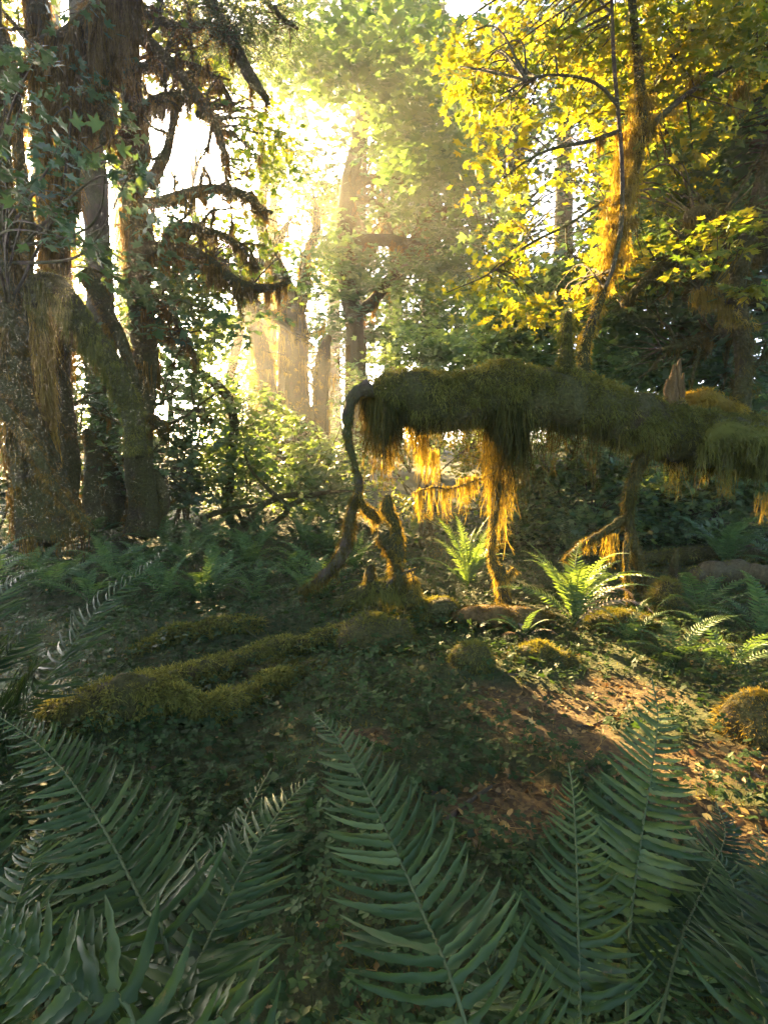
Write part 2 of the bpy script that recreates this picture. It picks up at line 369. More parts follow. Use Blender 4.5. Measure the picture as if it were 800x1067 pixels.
LEAF_PALE = leaf_mat('canopy_leaf', [(0, (.04, .09, .05)), (.5, (.08, .15, .075)), (1, (.15, .22, .10))], (1.7, 1.5, .4), .5, .45, .3)
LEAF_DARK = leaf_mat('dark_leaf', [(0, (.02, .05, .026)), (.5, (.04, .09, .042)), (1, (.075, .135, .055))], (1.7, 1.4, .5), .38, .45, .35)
LEAF_CONIFER = leaf_mat('hemlock_needles', [(0, (.02, .045, .03)), (.5, (.04, .08, .045)), (1, (.07, .12, .06))], (1.8, 1.3, .5), .35, .5, .3)
LEAF_GROUND = leaf_mat('wood_sorrel_leaf', [(0, (.012, .026, .007)), (.5, (.029, .056, .014)), (1, (.075, .11, .03))], (1.4, 1.3, .5), .35, .55, .12)
FERN = leaf_mat('sword_fern_leaf', [(0, (.012, .024, .0065)), (.5, (.030, .053, .014)), (1, (.10, .13, .044))], (1.6, 1.5, .5), .3, .46, .15, 34.0)
FERN_MID = leaf_mat('lifted_fern_leaf', [(0, (.026, .055, .016)), (.5, (.062, .115, .034)), (1, (.12, .18, .055))], (1.6, 1.4, .5), .35, .5, .2)  # fern green painted lighter to lift the dim middle ground
FERN_LIT = leaf_mat('lit_fern_leaf', [(0, (.05, .10, .03)), (.5, (.085, .15, .045)), (1, (.14, .20, .06))], (1.5, 1.3, .45), .45, .42, .4)  # lit copy of the fern leaf: sunlight is put into the green
FERN_DRY = leaf_mat('withered_fern_leaf', [(0, (.16, .12, .08)), (.5, (.26, .20, .14)), (1, (.36, .30, .22))], (1.2, 1, .7), .3, .6, .3)
STEM = leaf_mat('fern_stem', [(0, (.06, .075, .028)), (1, (.09, .105, .04))], (1, 1, 1), .05, .7, .08)
LITTER = leaf_mat('fallen_leaf', [(0, (.07, .042, .012)), (.5, (.17, .105, .026)), (.85, (.30, .20, .045)), (1, (.38, .29, .08))], (1.2, .8, .5), .2, .6, .25)

# ------------------------------------------------------------------ where the sun gets through
for p, r in [(P(463, 515, 5.1), .42), (P(410, 545, 5.0), .30), (P(517, 545, 5.3), .35), (P(430, 480, 5.2), .35),
             (P(715, 402, 5.5), .28), (P(705, 505, 5.6), .22), (P(765, 520, 5.6), .2), (P(680, 480, 5.4), .25),
             (P(660, 170, 5.6), .55), (P(652, 250, 5.6), .40), (P(700, 310, 6.2), .3), (P(735, 260, 6.0), .4),
             (P(560, 60, 6.5), .9), (P(640, 60, 6), .9), (P(730, 50, 5.6), .9), (P(530, 160, 7), .7), (P(600, 190, 6.5), .7), (P(500, 290, 7), .5), (P(575, 255, 6.6), .6),
             (P(270, 355, 20.5), 1.0), (P(305, 370, 21), 1.1), (P(300, 270, 20.5), 1.4), (P(98, 215, 9.5), .3), (P(620, 500, 8.6), .5), (P(560, 485, 9), .5), (P(690, 510, 8.6), .4), (P(330, 60, 13.6), .8), (P(400, 100, 13.2), .8), (P(445, 60, 13.8), .7), (P(360, 200, 13.5), .7), (P(430, 185, 13.2), .7), (P(470, 250, 14.5), .6), (P(310, 140, 14), .7), (P(380, 30, 14), .7), (P(380, 618, 4.75), .2), (P(450, 636, 4.75), .2), (G(487, 612)+np.array([0, 0, .4]), .4), (P(360, 590, 5), .15),
             (P(230, 430, 11), 1.0), (P(330, 440, 11.5), 1.1), (P(200, 370, 10.5), .8), (P(440, 500, 8.5), .6), (P(520, 370, 12.5), .7)]: beam(p, r)
for px, py, r in [(668, 640, .4), (745, 705, .32), (770, 800, .30), (690, 735, .34), (640, 700, .25), (600, 615, .4), (785, 745, .2), (700, 660, .3), (790, 845, .2)]:
    beam(G(px, py)+np.array([0, 0, .05]), r*1.35)
for g in [(190, 155, 40, 52, .08), (45, 268, 16, 20, .1), (102, 213, 28, 36, .0), (235, 200, 26, 30, .5), (170, 120, 26, 40, .3), (150, 60, 20, 30, .5), (90, 50, 40, 30, .6), (20, 30, 12, 26, .4), (590, 175, 40, 60, .35), (560, 95, 22, 22, .4), (480, 8, 22, 14, .1), (580, 240, 40, 40, .4)]: skygap(*g)

# ------------------------------------------------------------------ ground
def bump(px, py, rx, ry, h):
    p = G(px, py); BUMPS.append((p[0], p[1], rx, ry, h))
for b in [(230, 662, .7, .35, .14), (400, 665, .5, .3, .10), (470, 700, .5, .3, .10), (150, 610, 1.2, .8, .15), 
          (320, 640, .6, .4, .08), (260, 540, 1.6, 1.2, .3), (480, 760, .4, .3, .06), (90, 770, .6, .4, .15)]: bump(*b)
DIRT = []
for px, py, rx, ry in [(545, 730, .38, .30), (590, 770, .40, .30), (640, 720, .42, .26), (700, 800, .40, .26), (740, 860, .45, .25), (560, 840, .2, .2), (780, 800, .4, .3), (380, 770, .2, .12), (520, 850, .2, .18)]:
    p = G(px, py); DIRT.append((p[0], p[1], rx, ry))
def dirt(x, y):
    d = np.zeros(np.shape(x))
    for a, b, rx, ry in DIRT: d = np.maximum(d, np.exp(-((x-a)/rx)**2-((y-b)/ry)**2))
    p = np.stack([x, y, 0*x], -1)
    return np.clip(sstep(.24, .74, d+.38*noise3(p, 2.6, 1))+.0, 0, 1)
def spaced(a, b, st, far, n):
    core = np.arange(a, b, st); g = np.geomspace(st*1.5, far, n)
    return np.concatenate([(a-g)[::-1], core, b+g])
gx = spaced(-6, 6, .05, 400, 46); gy = spaced(-.6, 11, .05, 400, 46)
X, Y = np.meshgrid(gx, gy); pp = np.stack([X, Y, 0*X], -1)
Z = gz(X, Y)+sstep(14, 10, np.hypot(X, Y))*(.018*noise3(pp, 6, 2)+.010*noise3(pp, 14, 1))
mb = MB(); nx = len(gx); i = (np.arange(len(gy)-1)[:, None]*nx+np.arange(nx-1)[None]).reshape(-1)
mb.add(np.stack([X, Y, Z], -1), np.stack([i, i+1, i+nx+1, i+nx], -1), dirt(X, Y).reshape(-1))
m, nt, N = mk('forest_floor'); L = nt.links.new
tc = N('TexCoord'); n1 = N('TexNoise'); n1.inputs['Scale'].default_value = 3.2; n1.inputs['Detail'].default_value = 7; n1.inputs['Roughness'].default_value = .7; L(tc.outputs['Object'], n1.inputs[0])
n2 = N('TexNoise'); n2.inputs['Scale'].default_value = 45; n2.inputs['Detail'].default_value = 6; n2.inputs['Roughness'].default_value = .75; L(tc.outputs['Object'], n2.inputs[0])
vo = N('TexVoronoi'); vo.inputs['Scale'].default_value = 55; L(tc.outputs['Object'], vo.inputs[0])
mossc = ramp(nt, [(.25, (.018, .024, .008)), (.55, (.05, .06, .016)), (.8, (.095, .095, .024))], n2.outputs[0])
lit1 = ramp(nt, [(0, (.03, .02, .008)), (.5, (.10, .065, .018)), (.9, (.21, .14, .036))], vo.outputs['Color'])
soil = ramp(nt, [(.35, (.022, .014, .007)), (.7, (.075, .048, .018))], n2.outputs[0])
mxs = N('Mix', data_type='RGBA'); mxs.inputs[0].default_value = .5; L(soil, mxs.inputs[6]); L(lit1, mxs.inputs[7])
at = N('Attribute', attribute_name='rnd'); ad = N('Math', operation='MULTIPLY_ADD'); L(n1.outputs[0], ad.inputs[0]); ad.inputs[1].default_value = -1.1; ad.inputs[2].default_value = .62
su = N('Math', operation='ADD', use_clamp=True); L(at.outputs['Fac'], su.inputs[0]); L(ad.outputs[0], su.inputs[1])
mx = N('Mix', data_type='RGBA'); L(su.outputs[0], mx.inputs[0]); L(mossc, mx.inputs[6]); L(mxs.outputs[2], mx.inputs[7])
pb = N('BsdfPrincipled'); pb.inputs['Roughness'].default_value = .9; pb.inputs['Specular IOR Level'].default_value = .2; L(mx.outputs[2], pb.inputs['Base Color'])
bp = N('Bump'); bp.inputs['Strength'].default_value = .8; bp.inputs['Distance'].default_value = .02; L(n2.outputs[0], bp.inputs['Height']); L(bp.outputs[0], pb.inputs['Normal'])
o = N('OutputMaterial'); L(pb.outputs[0], o.inputs[0]); GROUND = m
g = mb.build('forest_floor', GROUND); g['kind'] = 'structure'; g['label'] = 'mossy forest floor with brown leaf litter'

# ------------------------------------------------------------------ ferns
def frond_mesh(mb, smb, C, N0, W, n, seg=6, t0=.10, rng=R, wp=.034, wave=.36, fal=.26, sweep=(.15, .75), tw=.5, stem=.0048, rb=.5, droop=.12, taper=1.0, sers=0.0):
    """one pinnate frond along the curve C: lance-shaped leaflets to both sides of a stem"""
    T = nrm(np.gradient(C, axis=0)); Nn = nrm(N0-T*(T*N0).sum(-1, keepdims=True)); S = np.cross(T, Nn)
    ncl = len(C); u = t0+(1-t0-.004)*np.linspace(0, 1, n)**.93
    for side in (-1, 1):
        t = np.clip(u+rng.normal(0, .0022, n)+(.35/n if side > 0 else 0), t0*.9, .998)
        x = t*(ncl-1.001); i = x.astype(int); f = (x-i)[:, None]
        g = lambda A: A[i]*(1-f)+A[i+1]*f
        c, tt, nn, ss = g(C), g(T), g(Nn), g(S)*side
        q = (t-t0)/(1-t0)
        prof = np.minimum(1, .50+q/.22*.5)*np.where(q > .30, np.maximum(1-((q-.30)/.70)**1.55*taper, 0.03), 1)
        Lp = W*prof*rng.uniform(.93, 1.07, n)
        al = sweep[0]+(sweep[1]-sweep[0])*q**1.6+rng.normal(0, .06, n)
        d = nrm(ss*np.cos(al)[:, None]+tt*np.sin(al)[:, None]+nn*rng.normal(.06, .07, n)[:, None])
        qd = nrm(tt-d*(tt*d).sum(-1, keepdims=True)); nd = np.cross(d, qd)*side
        a = tw*rng.uniform(.3, 1.3, n)
        q2 = qd*np.cos(a)[:, None]+nd*np.sin(a)[:, None]; n2 = nd*np.cos(a)[:, None]-qd*np.sin(a)[:, None]
        s = np.linspace(0, 1, seg+1)
        hw = np.interp(s, [0, .05, .12, .35, .7, .9, 1], [.55, 1.25, 1.0, 1.0, .74, .36, 0.02])
        wl = (Lp*wp+.0011)[:, None]*hw[None]
        if sers: wl = wl*(1+sers*np.where(np.arange(seg+1) % 2, 1, -1)[None]*(s < .97)[None])
        fa = fal*rng.uniform(.4, 1.5, n)
        mid = c[:, None]+d[:, None]*(Lp[:, None]*s)[..., None]+qd[:, None]*(Lp[:, None]*fa[:, None]*s**2.2)[..., None] \
            - nn[:, None]*(Lp[:, None]*(droop*rng.uniform(.2, 1.8, n))[:, None]*s**2)[..., None]
        ph = rng.uniform(0, 6.28, (n, 1)); fq = rng.uniform(9, 16, (n, 1))
        wv = wave*wl*np.sin(fq*s+ph); wv2 = wave*wl*np.sin(fq*1.1*s+ph+1.9)
        e1 = mid+q2[:, None]*wl[..., None]+n2[:, None]*(wl*.45+wv)[..., None]
        e2 = mid-q2[:, None]*wl[..., None]+n2[:, None]*(wl*.45+wv2)[..., None]
        v = np.stack([e1, mid, e2], 2); m = (seg+1)*3
        k = np.arange(seg)*3
        fq_ = np.concatenate([np.stack([k, k+1, k+4, k+3], -1), np.stack([k+1, k+2, k+5, k+4], -1)])
        if side < 0: fq_ = fq_[:, ::-1]
        fc = (fq_[None]+(np.arange(n)*m)[:, None, None]).reshape(-1, 4)
        mb.add(v.reshape(-1, 3), fc, np.repeat(np.clip(rb+rng.normal(0, .13, n)+.25*np.clip(q-.45, 0, 1), 0, 1), m))
    tube(smb, C, [stem, stem*.8, stem*.5, stem*.22], 6, max(.015, .03*(stem < .0049)), .05)
def px_frond(parent, pts, width_px, n, up=(0, -.35, 1), seg=14, label=None, mat=None, rb=.5, crownpt=None, rng=R, **kw):
    """a frond whose stem passes the given (pixel x, pixel y, depth) points; width is the leaflet length in pixels at the middle point"""
    W3 = [P(*p) for p in pts]
    if crownpt is not None: W3 = [crownpt]+W3
    C = crom(W3, 60); mid = pts[len(pts)//2]; W = width_px*mid[2]/F*1.0
    mb = MB(); st = MB(); N0 = np.broadcast_to(nrm(np.array(up, float)), C.shape)
    frond_mesh(mb, st, C, N0, W, n, seg=seg, rb=rb, rng=rng, sers=.10, **kw)
    o = mb.build('frond', mat or FERN, parent); st.build('stem', STEM, o)
    if label: o['label'] = label
    return o
def under(pts_crown): return pts_crown
# foreground ferns: crowns stand just below the frame, fronds arch up into it
def fgcrown(x, y): return np.array([x, y, float(gz(x, y))])
c1 = fgcrown(.30, .62)
t = thing('sword_fern', 'foreground sword fern whose single tall frond leans left up the middle of the picture', 'fern', c1, 'large sword ferns along the near edge')
px_frond(t, [(492, 1090, .72), (440, 950, .86), (390, 840, 1.02), (352, 770, 1.18), (326, 742, 1.30)], 96, 53, crownpt=c1+[0, 0, .05], t0=.30, rb=.55, up=(.1, -.75, 1))
px_frond(t, [(560, 1110, .72), (520, 1040, .9), (500, 985, 1.0), (488, 950, 1.1)], 65, 35, crownpt=c1+[0, 0, .05], t0=.35, rb=.35)
c2 = fgcrown(-.42, .62)
t = thing('sword_fern', 'foreground sword fern with a broad frond leaning right towards the middle from bottom left', 'fern', c2, 'large sword ferns along the near edge')
px_frond(t, [(172, 1100, .70), (215, 985, .84), (262, 890, .98), (300, 835, 1.10), (330, 806, 1.2)], 98, 52, crownpt=c2+[0, 0, .05], t0=.30, rb=.5, up=(-.1, -.75, 1))
px_frond(t, [(215, 1000, .95), (240, 900, 1.15), (262, 840, 1.3), (283, 800, 1.42)], 49, 41, crownpt=c2+[0, 0, .05], t0=.35, rb=.42)
c3 = fgcrown(.30, .72)
t = thing('sword_fern', 'foreground sword fern with an upright frond right of the middle, leaflets nearly level', 'fern', c3, 'large sword ferns along the near edge')
px_frond(t, [(604, 1090, .80), (602, 980, .91), (600, 890, 1.0), (597, 830, 1.07), (592, 795, 1.12)], 91, 48, crownpt=c3+[0, 0, .05], t0=.28, rb=.45, up=(.0, -1, .5), sweep=(.05, .5))
c4 = fgcrown(.46, .95)
t = thing('sword_fern', 'sword fern raising one narrow pale-tipped frond before the sunlit leaf litter', 'fern', c4, 'large sword ferns along the near edge')
px_frond(t, [(655, 985, 1.04), (668, 870, 1.15), (679, 800, 1.23), (685, 745, 1.30), (678, 706, 1.36)], 75, 40, crownpt=c4+[0, 0, .05], t0=.38, rb=.62, up=(.05, -1, .3), wp=.042, fal=.12, sweep=(.0, .4))
px_frond(t, [(700, 1010, 1.0), (735, 920, 1.15), (755, 870, 1.28), (745, 835, 1.4)], 65, 40, crownpt=c4+[0, 0, .05], t0=.35, rb=.2)
c5 = fgcrown(.64, .72)
t = thing('sword_fern', 'foreground sword fern filling the bottom right corner, frond leaning left', 'fern', c5, 'large sword ferns along the near edge')
px_frond(t, [(800, 1090, .80), (785, 1010, .92), (772, 950, 1.02), (755, 905, 1.12), (722, 872, 1.2)], 86, 45, crownpt=c5+[0, 0, .05], t0=.30, rb=.4, up=(-.1, -.8, 1))
px_frond(t, [(860, 1080, .78), (820, 980, .95), (800, 900, 1.15), (788, 860, 1.3)], 73, 41, crownpt=c5+[0, 0, .05], t0=.3, rb=.35)
c6 = fgcrown(-.20, .68)
t = thing('sword_fern', 'foreground sword fern arching left with a long frond past a low mossy log', 'fern', c6, 'large sword ferns along the near edge')
px_frond(t, [(178, 1010, .82), (150, 945, .92), (100, 850, 1.08), (45, 780, 1.25), (-14, 738, 1.4)], 88, 53, crownpt=c6+[0, 0, .05], t0=.26, rb=.48, up=(.1, -.7, 1))
px_frond(t, [(-20, 1040, .8), (10, 965, .92), (35, 895, 1.05), (62, 838, 1.2)], 82, 45, crownpt=c6+[-.42, 0, .05], t0=.3, rb=.42, up=(.0, -.8, 1))
px_frond(t, [(-60, 900, 1.1), (-30, 850, 1.25), (0, 820, 1.4), (40, 800, 1.5)], 73, 35, crownpt=c6+[-.42, 0, .05], t0=.3, rb=.2)
c7 = fgcrown(-.08, .42)
t = thing('sword_fern', 'foreground sword fern lying low across the bottom left corner with broad dark leaflets', 'fern', c7, 'large sword ferns along the near edge')
px_frond(t, [(150, 1100, .62), (95, 1045, .68), (40, 1000, .76), (-10, 972, .85), (-50, 955, .95)], 91, 40, crownpt=c7+[0, 0, .15], t0=.28, rb=.4, up=(.1, -.9, .7), wp=.07)
px_frond(t, [(250, 1130, .6), (200, 1060, .70), (150, 1010, .8), (120, 980, .9)], 73, 35, crownpt=c7+[0, 0, .15], t0=.3, rb=.25, wp=.07)

# left middle-distance fern with long fronds, the stem of one shining
c8 = G(-25, 745)
t = thing('sword_fern', 'large dark sword fern at left edge, long fronds above the low mossy log', 'fern', c8, 'sword ferns around the clearing')
px_frond(t, [(20, 735, 2.3), (70, 680, 2.5), (105, 632, 2.65), (150, 595, 2.8), (185, 560, 3.0)], 50, 57, crownpt=c8, t0=.2, rb=.35, seg=8, up=(-.35, -.8, .6))
px_frond(t, [(-40, 690, 2.2), (-15, 640, 2.3), (20, 605, 2.45), (58, 588, 2.6)], 73, 57, crownpt=c8, t0=.2, rb=.4, seg=8, up=(-.2, -.9, .7))
px_frond(t, [(-30, 720, 2.3), (0, 690, 2.4), (35, 655, 2.5), (60, 640, 2.6)], 73, 57, crownpt=c8, t0=.2, rb=.3, seg=8, up=(-.2, -.9, .7))
px_frond(t, [(-10, 760, 2.2), (20, 740, 2.3), (60, 715, 2.45), (100, 705, 2.6)], 49, 48, crownpt=c8, t0=.2, rb=.25, seg=8)
px_frond(t, [(-45, 740, 2.1), (-60, 690, 2.2), (-70, 640, 2.3), (-80, 610, 2.4)], 73, 52, crownpt=c8, t0=.2, rb=.3, seg=8, up=(-.2, -.9, .7))

# ferns built once, then copied: frond variants share their meshes
def frond_variant(rng, L=1.0, el=75, bend=85, n=30, seg=4, W=.13, mat=None, rb=.5, side=0.0):
    s = np.linspace(0, 1, 30); a = np.radians(el-bend*s**1.3); dx = np.cos(a)*L/29; dz = np.sin(a)*L/29
    x = np.concatenate([[0], np.cumsum(dx)[:-1]]); z = np.concatenate([[0], np.cumsum(dz)[:-1]])
    C = np.stack([x, side*s**2*L, z], -1)
    N0 = np.stack([-np.sin(a), 0*a, np.cos(a)], -1)
    mb = MB(); frond_mesh(mb, mb, C, N0, W*L, n, seg=seg, rng=rng, wp=.07, wave=.25, stem=.006*L, rb=rb)
    o = mb.build('frond', mat or FERN_MID); COL.objects.unlink(o); return o.data
VAR = [frond_variant(R, 1, e, b, 26, 4, .12, None, q, sd) for e, b, q, sd in ((78, 95, .45, .1), (70, 100, .55, -.1), (62, 85, .4, .05), (82, 75, .6, -.05), (52, 90, .35, .1))]
VAR_LIT = [frond_variant(R, 1, e, b, 28, 5, .115, FERN_LIT, q, sd) for e, b, q, sd in ((84, 70, .5, .05), (78, 85, .6, -.08), (70, 95, .4, .05), (86, 50, .6, -.05))]
VAR_DRY = [frond_variant(R, 1, 50, 130, 26, 5, .11, FERN_DRY, .5, .1)]
def fern(loc, size, nf, label, group, var=VAR, rng=R, az=(0, 6.283), dry=0, flat=0.0):
    t = thing('sword_fern', label, 'fern', loc, group)
    for k in range(nf+dry):
        o = bpy.data.objects.new('frond', (VAR_DRY[0] if k >= nf else var[rng.integers(len(var))])); COL.objects.link(o); o.parent = t
        a = az[0]+(az[1]-az[0])*((k+rng.uniform(-.35, .35))/max(nf, 1))
        s = size*rng.uniform(.8, 1.15); o.scale = (s, s, s); o.rotation_euler = (rng.normal(0, .12), rng.uniform(-.15, .25)+flat, a)
        if k >= nf: o['label'] = 'pale withered frond'
    return t
GR = 'sword ferns around the clearing'
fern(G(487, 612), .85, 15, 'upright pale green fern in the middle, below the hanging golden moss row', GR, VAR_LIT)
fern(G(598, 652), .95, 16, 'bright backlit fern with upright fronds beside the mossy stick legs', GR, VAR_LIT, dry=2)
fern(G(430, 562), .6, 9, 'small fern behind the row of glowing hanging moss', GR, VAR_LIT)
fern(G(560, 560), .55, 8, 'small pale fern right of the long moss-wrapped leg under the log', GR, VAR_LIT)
fern(G(755, 592), 1.0, 13, 'dark bluish fern spreading wide behind the pale fallen log', GR)
fern(G(815, 598), .9, 11, 'dark fern at the right edge beneath the mossy limb', GR)
fern(G(728, 645), .75, 11, 'low dark fern in front of the pale fallen log', GR)
fern(G(790, 668), .7, 10, 'dark fern at the right edge in front of the pale log', GR)
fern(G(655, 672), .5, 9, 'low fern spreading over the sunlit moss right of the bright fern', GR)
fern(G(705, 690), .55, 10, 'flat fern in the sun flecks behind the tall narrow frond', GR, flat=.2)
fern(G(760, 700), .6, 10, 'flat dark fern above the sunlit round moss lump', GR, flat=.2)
fern(G(545, 668), .42, 4, 'drooping half-withered fern at the foot of the bright fern', GR, VAR, dry=4)
fern(G(212, 630), .72, 12, 'dark fern clump standing nearest the left mossy ridge', GR)
bed = [(p, q) for q in (552, 566, 582, 600, 622) for p in np.arange(-40, 372, 44)]
for p, q in bed:
    pp_ = G(p+R.uniform(-20, 20), q+R.uniform(-9, 9))
    fern(pp_, R.uniform(.5, .85), int(R.integers(7, 11)), 'dark green sword fern in the shaded fern bed beneath the left trees', 'sword ferns of the shaded bed')
for p, q in [(555, 545), (610, 548), (660, 545), (700, 540), (640, 565), (745, 545), (590, 575)]:
    fern(G(p, q+R.uniform(-4, 6)), R.uniform(.5, .8), 8, 'dim fern in the undergrowth behind the mossy stick legs', 'dim ferns behind the log')

# ------------------------------------------------------------------ the big moss-covered limb and its legs
YL = 5.2
lb = P(800, 560, 5.3); lb[2] = float(gz(lb[0], lb[1]))
T = thing('mossy_log', 'huge moss-draped fallen tree stretched above the clearing like an animal', 'fallen tree', lb)
mb = MB()
main = tube(mb, [P(383, 412, YL), P(396, 413, YL), P(430, 414, YL), P(470, 420, YL), P(520, 408, YL), P(560, 414, YL), P(600, 420, YL), P(650, 436, YL+.1), P(720, 456, YL+.25), P(800, 466, YL+.4), P(900, 480, YL+.7), P(1010, 530, YL+1.0), P(1060, 640, YL+1.1)],
            [.06, .19, .23, .23, .25, .23, .24, .24, .26, .28, .32, .36, .45], 24, .04, .30, 2.2)
mb.build('trunk', BARK_MOSSY, T)
mm = MB(); rr = np.random.default_rng(11)
fuzz(mm, main, 70000, .038, .008, .35, rng=rr, u=(0, .62), clump=.9); fuzz(mm, main, 9000, .05, .006, .1, rng=rr, u=(0, .62))
pads(mm, main, 420, (.04, .12), .042, 110, rr, (0, .62), .0075)
mm.build('moss', MOSS_GREEN, T)
prof = [(381, 430), (388, 470), (397, 488), (404, 486), (412, 462), (420, 456), (432, 462), (440, 476), (450, 470), (458, 458), (466, 462), (480, 466), (494, 458), (506, 464), (514, 490), (522, 512), (535, 508), (543, 500), (552, 475), (560, 464), (575, 468), (580, 484), (590, 468), (611, 474), (625, 460), (639, 458), (655, 466), (670, 478), (685, 470), (702, 492), (716, 500), (726, 488), (737, 500), (745, 478)]
pa = np.array(prof, float)+np.array([0, 9.])
hm = MB(); cpx = np.array([CX+F*c[0]/(c[1]*math.cos(PITCH)-(c[2]-CAM_H)*math.sin(PITCH)) for c in main[0]])
for px in np.arange(380, 750, 3.4):
    i = int(np.abs(cpx-px).argmin()); c, r = main[0][i], main[1][i]
    for sgn in (-1, 1):
        dn = px < 416 or 506 < px < 548; yb = np.interp(px, pa[:, 0], pa[:, 1])+(rr.normal(2, 9) if dn else rr.normal(-12, 16))-(12 if sgn > 0 else 0)
        top = c+np.array([rr.normal(0, .02), sgn*r*.8*rr.uniform(.4, 1.1), rr.uniform(-.4, .35)*r])
        ybw = P(px, yb, c[1])[2]; Lh = max(top[2]-ybw, .05)*rr.uniform(.85, 1.4)
        tongue(hm, top, rr.uniform(.03, .10), Lh, int(rr.integers(14, 44)*(2.0 if dn else .75)), np.array([1., 0, 0]), rr, .009, rnd=rr.uniform(.05, .75), frizz=1.6, depth=.03, rag=.75)
hm.build('hanging_moss', MOSS, T)
# second mossy limb at right, nearer
mb = MB(); lim = tube(mb, [P(736, 462, 4.9), P(752, 452, 4.9), P(790, 462, 4.9), P(830, 470, 5.0), P(900, 490, 5.4)], [.05, .11, .13, .14, .16], 14, .04, .15)
fuzz(mb, lim, 6000, .07, .008, .4, rng=rr); beards(mb, lim, 46, (.18, .48), .14, 40, rr, (0, .8), .008, .35)
o = mb.build('limb', MOSS_GREEN, T); o['label'] = 'thick mossy limb at right with a curtain of moss'
def leg(pts, rad, Y, fz=900, nb=10, L=(.05, .2), mat=MOSS_GOLD, label=None, bark=BARK_MOSSY, parent=None, name='leg', fl=.03, per=14, w=.05, u=(0, 1)):
    mb = MB(); tb = tube(mb, [P(a, b, Y+(c[0] if c else 0)) for a, b, *c in pts], [q*Y/F for q in rad], 10, .015, .42, 9)
    o = mb.build(name, bark, parent or T)
    if label: o['label'] = label
    mm = MB(); fuzz(mm, tb, fz, fl, .006, .5, rng=rr, u=u, clump=.8); pads(mm, tb, max(2, fz//130), (.012, .035), .05, 40, rr, u, .006)
    if nb: beards(mm, tb, nb, L, w, per, rr, u, .005, frizz=1.6, rag=.8)
    if 'bent' in (label or ''): fuzz(mm, tb, 2600, .016, .006, .2, rng=rr, u=(0, .55), clump=2.0); pads(mm, tb, 46, (.010, .032), .04, 50, rr, (0, .55), .006, -1)
    mm.build('moss', mat, o); return tb
leg([(386, 404), (374, 410), (365, 424), (361, 442), (364, 465), (371, 490), (374, 508), (369, 522), (364, 545), (358, 572), (347, 592), (330, 606), (311, 617)], [9, 7, 4.6, 5.2, 3.4, 3.0, 4.2, 3.6, 5, 6, 6, 4.5, 2], 5.0, 2600, 26, (.05, .16), MOSS, 'thin bent branch reaching down from the left end', BARK, fl=.035, u=(.5, 1))
leg([(372, 512), (379, 527), (387, 535), (396, 545)], [3.5, 4, 5, 3], 5.0, 700, 8, (.05, .12), MOSS_GOLD, 'short side branch')
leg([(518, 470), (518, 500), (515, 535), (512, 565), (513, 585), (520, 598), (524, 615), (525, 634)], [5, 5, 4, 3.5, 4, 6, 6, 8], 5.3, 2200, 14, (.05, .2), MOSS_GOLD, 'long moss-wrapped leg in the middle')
leg([(536, 592), (529, 600), (522, 606)], [2, 3, 4], 5.3, 250, 0)
leg([(672, 470), (664, 488), (657, 508), (654, 530), (656, 552), (662, 575), (668, 598), (668, 618)], [6, 6, 5.5, 5, 5, 5, 4, 3], 5.3, 2400, 22, (.06, .2), MOSS, 'crooked mossy leg under the log at right')
leg([(652, 538), (636, 550), (615, 562), (598, 574), (588, 584)], [4, 4, 3.5, 3, 2], 5.3, 900, 10, (.05, .2), MOSS, 'slanting side branch of the right leg')
leg([(655, 555), (652, 580), (653, 610), (657, 640)], [2.5, 3, 3, 4], 5.25, 700, 8, (.05, .15), MOSS_GOLD, 'thin straight leg beside the crooked one')
for a in [(636, 560, 5.3, .3), (612, 566, 5.3, .14)]:
    mb = MB(); tongue(mb, P(a[0], a[1]-3, a[2]), .10, a[3], 60, np.array([1., 0, 0]), rr, .006); mb.build('hanging_moss', MOSS_GOLD, T)
# bright beards catching the sun below the log
hb = MB()
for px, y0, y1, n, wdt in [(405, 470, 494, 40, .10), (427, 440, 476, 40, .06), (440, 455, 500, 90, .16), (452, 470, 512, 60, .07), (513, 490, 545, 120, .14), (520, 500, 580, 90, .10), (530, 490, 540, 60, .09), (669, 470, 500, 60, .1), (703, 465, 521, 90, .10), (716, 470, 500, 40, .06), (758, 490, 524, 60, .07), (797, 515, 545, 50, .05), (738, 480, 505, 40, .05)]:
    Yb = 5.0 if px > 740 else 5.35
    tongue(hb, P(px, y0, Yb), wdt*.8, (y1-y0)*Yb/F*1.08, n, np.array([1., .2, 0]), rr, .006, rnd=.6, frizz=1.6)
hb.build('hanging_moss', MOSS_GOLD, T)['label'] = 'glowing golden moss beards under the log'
# sun-touched moss cushion and splintered stub on top at right
mb = MB(); tb = tube(mb, [P(690, 424, 5.4), P(712, 418, 5.45), P(735, 413, 5.5), P(752, 420, 5.5), P(775, 436, 5.55)], [.03, .06, .07, .04], 12, .04, .35, 4)
fuzz(mb, tb, 900, .05, .008, .1, rng=rr); pads(mb, tb, 26, (.04, .09), .06, 90, rr, (.05, .95), .009); mb.build('moss_cushion', MOSS_GOLD, T)
mb = MB()
for dx, h, r in [(-6, 20, 3.2), (0, 34, 4.2), (5, 40, 3.5), (9, 26, 2.5), (-2, 27, 3)]:
    tube(mb, [P(701+dx, 424, 5.35+.01*dx), P(701+dx*1.05, 418-h*.6, 5.35), P(702+dx*1.1, 416-h*1.05, 5.35)], [r*.011, r*.010, r*.003], 7, .03, .25, 8)
mb.build('splintered_stub', BARK_RED, T)

